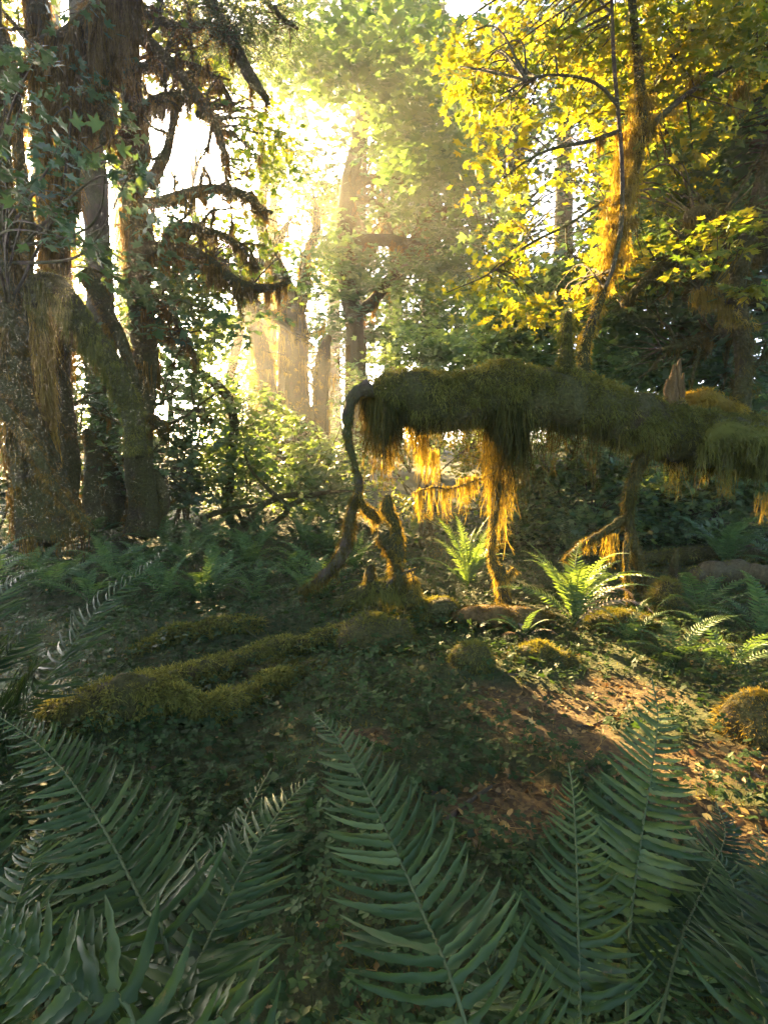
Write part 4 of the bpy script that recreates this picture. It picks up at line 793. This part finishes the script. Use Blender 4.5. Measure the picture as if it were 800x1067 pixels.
t8b = trunk(T, [(258, 312), (270, 318), (285, 330), (300, 342), (318, 350)], [4, 4, 3.5, 3, 1.5], 20.5, name='limb', fz=400, nb=8, bl=(.2, .6), wd=.02, mat=MOSS_GOLD, fl=.06)
t8c = trunk(T, [(256, 296), (240, 282), (222, 262), (205, 235), (200, 200)], [5, 5, 4, 3, 2], 20.5, name='limb', fz=500, nb=12, bl=(.3, .9), wd=.02, mat=MOSS_GOLD, fl=.06)
t8d = trunk(T, [(255, 292), (275, 270), (290, 250), (300, 232)], [5, 5, 4, 2], 20.5, name='limb', fz=500, nb=16, bl=(.3, .9), wd=.02, mat=MOSS_GOLD, fl=.06)
for q_ in (t8, t8b, t8c, t8d): offshoots(q_, 10, (.6, 1.8), T, BARK_MOSSY, MOSS_GOLD, rr, (.3, 1), 14, .02)
crown(T, [(250, 130, 22, 60, 60, 3, 1), (285, 190, 21.5, 50, 60, 2, 1.2), (230, 60, 22, 70, 50, 3, 1), (230, 260, 21.5, 40, 30, 1.5, .4), (200, 90, 23, 60, 60, 3, .5)], 260, 26, .13, SIMPLE, LEAF_YEL, .7, .35, .5, SK(t8, t8c, t8d))
b = tree_base(307, 410, 21); T = thing('mossy_tree', 'stout many-stemmed tree glowing amber in the haze at centre', 'tree', b)
t9 = trunk(T, [(310, 505), (307, 405), (306, 365), (304, 335), (298, 305), (285, 270), (272, 235), (276, 180), (268, 120)], [18, 15, 14, 13, 10, 7, 5, 4, 2], 21, fz=2600, nb=40, bl=(.4, 1.6), bw=.3, wd=.022, mat=MOSS_GOLD, fl=.06, lobes=.12, bu=(.1, .8))
t9a = trunk(T, [(296, 500), (296, 370), (299, 330)], [7, 6, 6], 20.8, name='limb', fz=600, wd=.02, mat=MOSS_GOLD, fl=.06)
t9b = trunk(T, [(306, 340), (316, 305), (319, 270), (330, 238), (328, 205)], [7, 7, 5, 4, 2], 21, name='limb', fz=900, nb=26, bl=(.4, 1.4), bw=.3, wd=.022, mat=MOSS_GOLD, fl=.06)
t9c = trunk(T, [(332, 500), (335, 395), (337, 368), (343, 350)], [9, 8, 7, 3], 20.6, name='limb', fz=900, nb=20, bl=(.3, 1.0), wd=.02, mat=MOSS_GOLD, fl=.06)
for q_ in (t9, t9a, t9b, t9c): offshoots(q_, 9, (.6, 2.0), T, BARK_MOSSY, MOSS_GOLD, rr, (.25, 1), 14, .02)
crown(T, [(330, 60, 14.5, 70, 70, 2.5, 1.4), (380, 110, 14, 80, 70, 2.5, 1.6), (440, 80, 14.5, 60, 70, 2.5, 1.2), (310, 140, 14.5, 50, 60, 2, .8), (340, 200, 14.2, 50, 50, 1.6, .8), (420, 170, 14, 60, 50, 2, 1)], 125, 64, .17, SIMPLE, LEAF_PALE, 1.15, .14, .30, SK(t9, t9b), flat=.045)
# dark crooked tree behind, right of centre
b = tree_base(362, 400, 18.5); T = thing('mossy_tree', 'dark crooked tree with an elbowed limb right of the amber trunks', 'tree', b)
t10 = trunk(T, [(374, 500), (372, 380), (366, 320), (358, 262), (361, 225), (364, 190), (370, 160), (382, 110), (392, 50), (400, -60)], [10, 9, 9, 8, 8, 8, 7, 6, 5, 3], 18.5, fz=1200, nb=14, bl=(.3, 1.0), wd=.018)
t10a = trunk(T, [(364, 198), (378, 189), (395, 186), (412, 186), (424, 192)], [4.5, 4.5, 4.5, 4, 3], 18.5, name='limb', fz=500, nb=8, bl=(.1, .5), wd=.016)
t10b = trunk(T, [(372, 206), (390, 210), (402, 225), (408, 246)], [3, 3, 3, 2], 18.5, name='limb', fz=300)
t10c = trunk(T, [(362, 258), (380, 252), (400, 250), (424, 254), (450, 262)], [5, 6, 6, 5, 3], 18.5, name='limb', fz=600, nb=18, bl=(.2, .8), wd=.018)
t10d = trunk(T, [(368, 330), (385, 318), (400, 300), (420, 270), (440, 235), (470, 215)], [6, 6, 5, 4, 3, 2], 18.5, name='limb', fz=600, nb=18, bl=(.2, .8), wd=.018)
for q_ in (t10, t10a, t10b, t10c, t10d): offshoots(q_, 9, (.5, 1.6), T, BARK_MOSSY, MOSS, rr, (.2, 1), 14, .018)
crown(T, [(350, 290, 17.5, 60, 40, 1.5, 1), (410, 320, 17.5, 60, 30, 1.5, 1), (430, 270, 17.5, 60, 40, 1.5, 1.2), (330, 240, 17.5, 40, 40, 1.2, .7), (470, 300, 16.5, 40, 50, 1.2, 1), (460, 200, 17.5, 50, 60, 1.5, 1)], 120, 50, .14, SIMPLE, LEAF_PALE, .95, .14, .30, SK(t10, t10c, t10d), rndb=.4, flat=.07)
for px, Yd, rx, ry, h, lab in [(271, 19.3, .45, .45, 2.3, 'rounded mossy stump left of the amber trunks'), (312, 19.6, .75, .6, 2.1, 'broad mossy stump at the foot of the amber trunks')]:
    mound('tree_stump', lab, 'stump', px, 0, rx, ry, h, MOSS_GOLD, 4500, .10, wd=.018, at=tree_base(px, 480, Yd))
# drooping mossy branch in front of the haze
b = tree_base(180, 500, 11); T = thing('mossy_tree', 'thin leaning trunk slanting down behind the left shrubs', 'tree', b)
t11 = trunk(T, [(150, 330), (170, 352), (188, 371), (204, 384), (220, 396), (238, 413)], [4, 4, 4.5, 4.5, 5, 5], 11, fz=700, nb=5, bl=(.1, .3))
trunk(T, [(176, 452), (177, 420), (172, 395), (178, 375)], [2, 2, 1.5, 1], 11, name='limb'); trunk(T, [(238, 413), (244, 440), (240, 480), (236, 540)], [5, 5, 5, 6], 11, name='limb', fz=300)
trunk(T, [(182, 425), (196, 432), (212, 430), (224, 445)], [3, 4, 4, 2], 11, name='limb', fz=300, nb=12, bl=(.1, .35))

# right: saplings growing from the big log, the sunlit maple, and the dark shore of leaves
b = P(612, 400, 5.25); T = thing('maple_tree', 'moss-bearded maple sapling rising from the log into sunlit yellow leaves', 'tree', b)
t12 = trunk(T, [(612, 408), (609, 385), (608, 365), (616, 338), (625, 312), (630, 288), (637, 262), (646, 232), (655, 200), (663, 160), (668, 120), (664, 60), (656, -20), (650, -120)], [6.5, 6, 5.5, 5, 5, 5, 5, 5, 5.5, 6, 5, 4, 3, 2], 5.5, fz=3000, nb=0, u=(0, .75), mat=MOSS_GOLD, step=.05)
hb = MB()
for k in range(190):
    q = rr.uniform(0, 1); px = 634+34*q+rr.normal(0, 6); y0 = 272-165*q+rr.normal(0, 10)
    tongue(hb, P(px, y0, 5.5+rr.normal(0, .08)), .06, rr.uniform(.05, .34)*rr.uniform(.5, 1.2), int(rr.integers(8, 34)), nrm(np.array([1, .3, .0])), rr, .0065, rnd=rr.uniform(.1, .9), frizz=2.4, rag=.85)
hb.build('hanging_moss', MOSS_GOLD, T)
t12a = trunk(T, [(630, 300), (638, 280), (646, 240), (648, 200), (647, 160), (643, 110), (639, 60), (637, 0), (636, -80)], [2.2, 2.2, 2.2, 2.2, 2, 1.8, 1.8, 1.5, 1], 5.3, bark=BARK, name='limb')
t12b = trunk(T, [(646, 136), (630, 142), (610, 148), (575, 155), (548, 168), (524, 186)], [2, 2, 1.8, 1.5, 1.2, .7], 5.3, bark=BARK, name='limb', nb=3, bl=(.05, .15), bu=(0, .3))
t12c = trunk(T, [(662, 150), (690, 120), (720, 95), (760, 70), (820, 50)], [3.5, 3, 2.5, 2, 1.5], 5.5, bark=BARK, name='limb', fz=300, nb=8, bl=(.1, .3), mat=MOSS_GOLD)
t12d = trunk(T, [(643, 110), (625, 90), (600, 80), (560, 80), (520, 100)], [1.8, 1.6, 1.4, 1.2, .6], 5.3, bark=BARK, name='limb')
t12e = trunk(T, [(648, 200), (620, 215), (590, 235), (550, 255), (510, 285), (465, 305)], [1.8, 1.6, 1.4, 1.2, .9, .5], 5.6, bark=BARK, name='limb')
t12f = trunk(T, [(668, 120), (700, 60), (740, 10), (790, -40)], [4, 3.5, 3, 2.5], 5.7, bark=BARK, name='limb')
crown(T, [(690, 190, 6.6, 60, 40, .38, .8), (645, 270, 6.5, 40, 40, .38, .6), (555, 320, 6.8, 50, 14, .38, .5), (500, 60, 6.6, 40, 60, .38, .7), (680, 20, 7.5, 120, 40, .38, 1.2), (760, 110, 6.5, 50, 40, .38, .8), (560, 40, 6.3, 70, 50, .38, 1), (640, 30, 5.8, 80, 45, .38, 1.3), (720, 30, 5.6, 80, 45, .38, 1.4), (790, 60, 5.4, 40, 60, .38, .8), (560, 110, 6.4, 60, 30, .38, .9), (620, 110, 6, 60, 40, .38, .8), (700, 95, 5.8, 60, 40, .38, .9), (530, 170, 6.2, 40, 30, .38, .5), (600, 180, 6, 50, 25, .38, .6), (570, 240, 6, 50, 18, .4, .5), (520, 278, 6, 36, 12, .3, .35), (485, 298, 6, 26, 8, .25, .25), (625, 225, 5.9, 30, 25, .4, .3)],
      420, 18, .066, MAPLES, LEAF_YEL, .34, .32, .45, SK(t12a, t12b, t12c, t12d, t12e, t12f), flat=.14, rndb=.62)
b = P(590, 400, 5.2); T = thing('tree_sapling', 'short mossy sapling stub on top of the log, left of the bearded maple', 'sapling', b)
trunk(T, [(591, 408), (590, 380), (590, 350), (592, 325)], [9, 6.5, 5.5, 3], 5.2, fz=1500, nb=4, bl=(.05, .15), mat=MOSS_GREEN)
b = P(770, 450, 5.6); T = thing('mossy_tree', 'mossy trunk rising from the right end of the log into heavy boughs', 'tree', b)
t13 = trunk(T, [(768, 455), (771, 425), (774, 395), (773, 360), (769, 325), (768, 290), (775, 260), (790, 220), (810, 150), (825, 60), (835, -80)], [10, 9, 8.5, 8, 8, 9, 10, 10, 11, 10, 9], 5.8, fz=3500, nb=10, bl=(.1, .3), mat=MOSS, u=(0, .6))
t13a = trunk(T, [(830, 262), (800, 256), (770, 244), (745, 230), (728, 224), (714, 226)], [12, 13, 12, 10, 9, 5], 5.9, name='limb', fz=2500, nb=12, bl=(.1, .3), mat=MOSS)
t13b = trunk(T, [(790, 268), (760, 262), (730, 258), (705, 268), (682, 284), (664, 300), (648, 318)], [5, 6, 6, 6, 5, 4, 2], 6.1, name='limb', fz=900, nb=8, bl=(.1, .3), mat=MOSS)
t13c = trunk(T, [(840, 300), (800, 310), (770, 285), (735, 275)], [14, 15, 12, 6], 6.3, name='limb', fz=1500, mat=MOSS)
t13d = trunk(T, [(774, 345), (745, 350), (715, 358), (690, 364)], [5, 6, 5, 2], 6.1, name='limb', fz=700, nb=6, bl=(.1, .3))
t13e = trunk(T, [(727, 270), (722, 295), (712, 312)], [5, 5, 3], 6.3, name='limb', fz=300)
t13f = trunk(T, [(790, 340), (770, 335), (755, 318), (742, 305), (728, 302)], [2, 2.5, 3, 5, 3], 5.6, name='limb', fz=500, nb=14, bl=(.06, .2), bu=(.5, 1), mat=MOSS_GOLD)
hb = MB()
for px, y0, L_ in [(732, 300, .22), (738, 302, .26), (745, 300, .2), (757, 262, .2), (752, 275, .22), (728, 305, .18), (775, 85, .35), (768, 95, .25), (722, 80, .22)]:
    tongue(hb, P(px, y0, 5.6), .09, L_, 90, np.array([1., 0, 0]), rr, .006, rnd=.5, frizz=1.4)
hb.build('hanging_moss', MOSS_GOLD, T)
for q_ in (t13, t13a, t13b, t13c, t13d): offshoots(q_, 10, (.2, .7), T, BARK_MOSSY, MOSS, rr, (.05, .9), 14, .007)
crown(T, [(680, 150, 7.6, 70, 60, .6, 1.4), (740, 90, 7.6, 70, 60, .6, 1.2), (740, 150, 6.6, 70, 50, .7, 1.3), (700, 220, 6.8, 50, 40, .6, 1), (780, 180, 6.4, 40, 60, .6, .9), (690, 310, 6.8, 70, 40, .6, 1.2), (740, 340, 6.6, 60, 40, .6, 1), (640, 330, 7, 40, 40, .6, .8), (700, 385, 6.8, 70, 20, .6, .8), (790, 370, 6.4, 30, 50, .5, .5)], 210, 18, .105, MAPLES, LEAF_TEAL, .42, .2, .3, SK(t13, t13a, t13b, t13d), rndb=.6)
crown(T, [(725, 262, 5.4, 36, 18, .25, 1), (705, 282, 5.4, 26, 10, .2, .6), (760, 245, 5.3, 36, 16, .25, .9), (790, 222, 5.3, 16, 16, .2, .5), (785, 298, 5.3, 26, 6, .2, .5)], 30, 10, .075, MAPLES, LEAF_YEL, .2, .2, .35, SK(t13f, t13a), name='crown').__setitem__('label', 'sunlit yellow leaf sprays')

# ------------------------------------------------------------------ understory shrubs
def shrub(px, py, Y, ells, n, label, group, leaf=LEAF_SHRUB, size=.09, per=22, spread=.36, tmpl=SIMPLE, ns=5, rndb=.5, tilt=.25):
    b = tree_base(px, py, Y); T = thing('shrub', label, 'shrub', b, group); sk = []
    for k in range(ns):
        e = ells[k % len(ells)]; tip = P(e[0]+R.normal(0, e[3]*.5), e[1]-e[4]*.2+R.normal(0, e[4]*.4), e[2]); mb = MB()
        tb = tube(mb, [b+R.normal(size=3)*np.array([.15, .15, 0]), (b*.6+tip*.4)+np.array([R.normal(0, .15), R.normal(0, .15), .25]), tip], [.025, .018, .006], 7, .1, .12); mb.build('stem', BARK_MOSSY, T); sk.append(tb[0])
    crown(T, ells, n, per, size, tmpl, leaf, spread, tilt, .35, sk, name='foliage', flat=.12, rndb=rndb, beams=True)
GS = 'vine maple shrubs of the understory'
shrub(190, 540, 10.5, [(190, 400, 10, 55, 45, 1, 1), (170, 470, 10, 45, 50, 1, 1), (220, 350, 10.5, 40, 35, .8, .8), (205, 300, 10.5, 40, 34, .8, .8), (172, 290, 10, 26, 40, .6, .5)], 300, 'pale green shrub right of the straight dark trunk', GS)
shrub(255, 545, 11.5, [(250, 450, 11, 60, 50, 1, 1), (240, 500, 11, 60, 35, 1, .9), (225, 400, 12, 40, 30, 1, .5)], 240, 'hazy pale shrub behind the tangle of fallen branches', GS, LEAF_PALE, rndb=.8)
shrub(340, 545, 11.5, [(340, 450, 11.5, 55, 45, 1, 1.1), (330, 500, 11, 55, 35, 1, 1), (350, 400, 13, 40, 25, 1, .5)], 260, 'hazy pale shrub left of the thin bent branch', GS, LEAF_PALE, rndb=.85)
shrub(440, 560, 12.5, [(430, 365, 12.5, 50, 20, 1, .9), (470, 380, 12.5, 50, 26, 1, 1), (520, 360, 12.5, 40, 30, 1, 1), (410, 430, 12, 40, 60, 1, 1)], 260, 'bright-leaved shrub showing above the left end of the mossy log', GS, rndb=.8)
shrub(440, 560, 8.5, [(420, 500, 8.5, 40, 25, .5, 1), (470, 520, 8.5, 60, 25, .6, 1.2), (440, 470, 8.5, 40, 20, .5, .7), (466, 466, 9.2, 36, 24, .5, 1.2), (505, 480, 9.2, 30, 24, .5, .8)], 230, 'sunlit low shrub behind the golden moss row', GS, LEAF_YEL, .06)
shrub(570, 575, 9.5, [(560, 500, 9.2, 40, 40, .7, 1), (600, 470, 9.3, 50, 40, .7, 1), (560, 545, 8.8, 40, 20, .5, .7)], 210, 'green shrub under the middle of the mossy log', GS, LEAF_PALE, .075, rndb=.75)
shrub(640, 580, 9, [(640, 500, 8.8, 50, 45, .7, 1.2), (620, 545, 8.4, 50, 20, .6, .8), (690, 510, 8.8, 40, 40, .6, 1)], 210, 'dim green shrub behind the crooked mossy leg', GS, LEAF_PALE, .08, rndb=.7)
shrub(740, 580, 9.5, [(740, 500, 9, 50, 40, .7, 1), (790, 510, 9, 40, 50, .6, 1), (720, 550, 8.6, 50, 20, .5, .6)], 220, 'dark shrub under the right end of the mossy log', GS, LEAF_SHRUB, .085)
shrub(560, 560, 9.5, [(540, 340, 9, 50, 40, .8, 1), (590, 300, 9, 50, 50, .8, 1.1), (560, 385, 9, 50, 20, .6, .8), (510, 250, 9.5, 40, 50, .8, .8), (630, 380, 9, 40, 20, .6, .5)], 270, 'tall green maple shrub rising behind the middle of the log', GS, LEAF_SHRUB, .10, tmpl=MAPLES, rndb=.35)
shrub(690, 570, 10.5, [(680, 380, 10, 60, 40, .8, 1), (740, 400, 10, 60, 40, .8, 1), (650, 280, 10, 50, 50, .9, 1), (780, 320, 9.5, 40, 60, .8, .9), (720, 220, 10, 60, 60, 1, 1.2), (760, 140, 10, 60, 50, 1, 1.2)], 260, 'tall dark maple thicket behind the right boughs', GS, LEAF_TEAL, .15, tmpl=MAPLES, rndb=.4, spread=.6, tilt=.18)
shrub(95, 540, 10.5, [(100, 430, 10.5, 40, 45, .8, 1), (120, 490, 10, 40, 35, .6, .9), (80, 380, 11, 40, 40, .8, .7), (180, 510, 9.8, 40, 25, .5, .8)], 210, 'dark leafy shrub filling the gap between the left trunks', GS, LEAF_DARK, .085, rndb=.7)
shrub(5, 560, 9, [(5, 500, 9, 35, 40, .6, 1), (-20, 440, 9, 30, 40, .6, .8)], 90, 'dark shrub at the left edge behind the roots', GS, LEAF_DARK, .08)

# ------------------------------------------------------------------ trees standing farther off in the haze
rb_ = np.random.default_rng(5)
def far_tree(x, y, h, r, lean, nl, label, group, leaf, size, conifer=False, c0=.25, share=1.0):
    b = np.array([x, y, float(gz(x, y))]); T = thing('conifer_tree' if conifer else 'broadleaf_tree', label, 'tree', b, group)
    pts = [b, b+[lean*.2, 0, h*.35], b+[lean*.6, 0, h*.7], b+[lean, 0, h]]
    mb = MB(); tb = tube(mb, pts, [r*1.3, r, r*.7, r*.2], 9, .4, .12, 1); mb.build('trunk', BARK_MOSSY, T)
    mb = MB(); lm = MB(); ns = int(nl*share); t_ = rb_.uniform(c0, 1, ns); az = rb_.uniform(0, 6.28, ns)
    reach = (h*.20*(1-t_)+.3) if conifer else h*.26*np.sin(np.pi*np.clip((t_-c0)/(1.02-c0), .08, 1))**.6
    ctr = np.stack([np.interp(t_, np.linspace(0, 1, len(tb[0])), tb[0][:, k]) for k in range(3)], -1)
    q = np.sqrt(rb_.uniform(.05, 1, ns)); C = ctr+np.stack([np.cos(az), np.sin(az), 0*az+(-.35 if conifer else .25)], -1)*(reach*q)[:, None]
    for k in range(0, min(ns, 120)):
        if not keepmask(ctr[k]+(C[k]-ctr[k])*np.linspace(0, 1, 6)[:, None], rb_, False).all(): continue
        tube(lm, [ctr[k]-[0, 0, .2], (ctr[k]+C[k])/2+[0, 0, .15*reach[k]], C[k]], [r*.25*(1-t_[k])+.02, .02, .006], 5, .5, .1)
    m = keepmask(C, rb_); C = C[m]; k = len(C); per = 34; sp = .9 if not conifer else .8
    off = rb_.normal(size=(k, per, 3))*np.array([sp*.55, sp*.55, .16]); pos = (C[:, None]+off).reshape(-1, 3)
    off[..., 2] -= .25 if conifer else .05
    mk2 = keepmask(pos, rb_); rn = np.repeat(np.clip(rb_.normal(.5, .16, k), 0, 1), per)
    leaves(mb, pos[mk2], nrm(np.array([0, -.2, 1.])+rb_.normal(size=pos.shape)*.45)[mk2], off.reshape(-1, 3)[mk2], size*rb_.uniform(.6, 1.3, mk2.sum()), OVAL, rn[mk2])
    lm.build('limbs', BARK_MOSSY, T); mb.build('crown', leaf, T)
GF = 'trees standing farther off in the haze'
far = [(-15, 22, 15, .4, .5, 110, 0), (-11.5, 27, 17, .4, -.4, 90, 0), (-5.2, 26, 13, .35, .6, 130, 0), (-1.2, 24, 17, .4, .4, 260, 0), (2.2, 27, 19, .45, -.3, 260, 1), (5.2, 25, 17, .4, .4, 240, 0),
       (8.8, 29, 20, .5, -.5, 260, 1), (12.5, 25, 17, .4, .3, 240, 0), (7, 17, 12, .3, -.5, 230, 0), (10.5, 16, 12, .3, .4, 220, 0), (0.5, 36, 23, .5, .4, 260, 1), (6, 39, 24, .55, .2, 260, 1), (-3.5, 40, 17, .5, .3, 170, 1), (13, 36, 23, .5, -.4, 240, 1), (-20, 27, 18, .4, .3, 200, 0), (17, 29, 19, .4, .3, 220, 0), (-8.0, 36, 10, .4, .3, 110, 0), (4, 20, 13, .3, .3, 210, 0)]
for k, (x, y, h, r, le, nl, cf) in enumerate(far):
    far_tree(x, y, h, r, le, nl, 'tall hazy conifer far behind the clearing' if cf else 'hazy broad-leaved tree behind the clearing', GF, LEAF_CONIFER if cf else LEAF_TEAL, .30 if y > 22 else .2, bool(cf))
for k in range(26):
    x = -24+48*(k+.5)/26+rb_.normal(0, .5); y = rb_.uniform(19, 30); b = np.array([x, y, float(gz(x, y))])
    T = thing('shrub', 'hazy shrub of the thicket behind the clearing', 'shrub', b, 'shrubs of the far thicket'); mb = MB(); st = MB(); hh = rb_.uniform(1.6, 3.4)
    for q in range(5): tube(st, [b, b+[rb_.normal(0, .4), rb_.normal(0, .4), hh*.5], b+[rb_.normal(0, .8), rb_.normal(0, .8), hh]], [.05, .035, .012], 6, .3, .1)
    n = 1100; d = nrm(rb_.normal(size=(n, 3))); pos = b+np.array([0, 0, hh*.5])+d*np.array([1.6, 1.3, hh*.55])*(rb_.uniform(.2, 1, (n, 1))**.5)*(1+.35*noise3(b+d*1.5, .8)[:, None])
    m = keepmask(pos, rb_); leaves(mb, pos[m], nrm(np.array([0, -.2, 1.])+rb_.normal(size=pos.shape)*.4)[m], d[m]+rb_.normal(size=pos.shape)[m]*.4, rb_.uniform(.12, .24, m.sum()), OVAL, np.clip(.6+.4*noise3(pos, .7), 0, 1)[m])
    st.build('stems', BARK_MOSSY, T); mb.build('foliage', LEAF_SHRUB, T)

# unseen maples added over and around the camera to shade the foreground
for k, (x, y, h, cr) in enumerate([(-4.5, -3.5, 13, 4.2), (4.8, -2.5, 13, 4.2), (0.3, -7.5, 15, 5), (-9.5, 1.5, 13, 4.2), (9.5, 3.0, 13, 4.2)]):
    b = np.array([x, y, float(gz(x, y))]); T = thing('maple_tree', ['added broad maple behind the near left ferns, out of view', 'added broad maple behind the near right ferns, out of view', 'added maple standing farthest back behind the clearing edge, out of view', 'added maple at the far left side of the clearing, out of view', 'added maple at the far right side of the clearing, out of view'][k], 'tree', b)
    mb = MB(); tb = tube(mb, [b, b+[.1, .1, h*.4], b+[0, .2, h*.9]], [.35, .28, .1], 12, .2, .12); mb.build('trunk', BARK_MOSSY, T); mb = MB(); lm = MB()
    n = 6500; q = nrm(rb_.normal(size=(n, 3)))*rb_.uniform(0, 1, (n, 1))**.4; pos = np.array([[-2.6, 1.2, 9.2], [2.8, 1.4, 9.2], [0, -3.0, 9.5], [-8.5, 2.5, 9.2], [8.5, 3.8, 9.2]][k])+q*np.array([cr, 3.4, 2.2])
    for j in range(14):
        e = pos[j]; tube(lm, [b+[0, .1, h*.45], (b+[0, .1, h*.5]+e)/2+[0, 0, .6], e], [.09, .06, .015], 6, .3, .1)
    m = keepmask(pos, rb_, sky=False); pos = pos[m]
    leaves(mb, pos, nrm(np.array([0, 0, 1.])+rb_.normal(size=pos.shape)*.4), rb_.normal(size=pos.shape), rb_.uniform(.28, .5, len(pos)), SIMPLE, rb_.uniform(.3, .7, len(pos)))
    lm.build('limbs', BARK_MOSSY, T); mb.build('crown', LEAF_DARK, T)
# ------------------------------------------------------------------ morning haze
lo, hi = np.array([-27., -15., -1.6]), np.array([27., 44., 27.])
v = np.array([[x, y, z] for z in (lo[2], hi[2]) for y in (lo[1], hi[1]) for x in (lo[0], hi[0])])
mb = MB(); mb.add(v, np.array([[0, 2, 3, 1], [4, 5, 7, 6], [0, 1, 5, 4], [2, 6, 7, 3], [0, 4, 6, 2], [1, 3, 7, 5]]))
m, nt, N = mk('haze'); pv = N('VolumePrincipled'); pv.inputs['Color'].default_value = (1, .97, .9, 1); pv.inputs['Density'].default_value = HAZE_D; pv.inputs['Anisotropy'].default_value = .68
o = N('OutputMaterial'); nt.links.new(pv.outputs[0], o.inputs['Volume'])
h = mb.build('haze', m, smooth=False); h['kind'] = 'stuff'; h['label'] = 'pale morning haze between the trees'
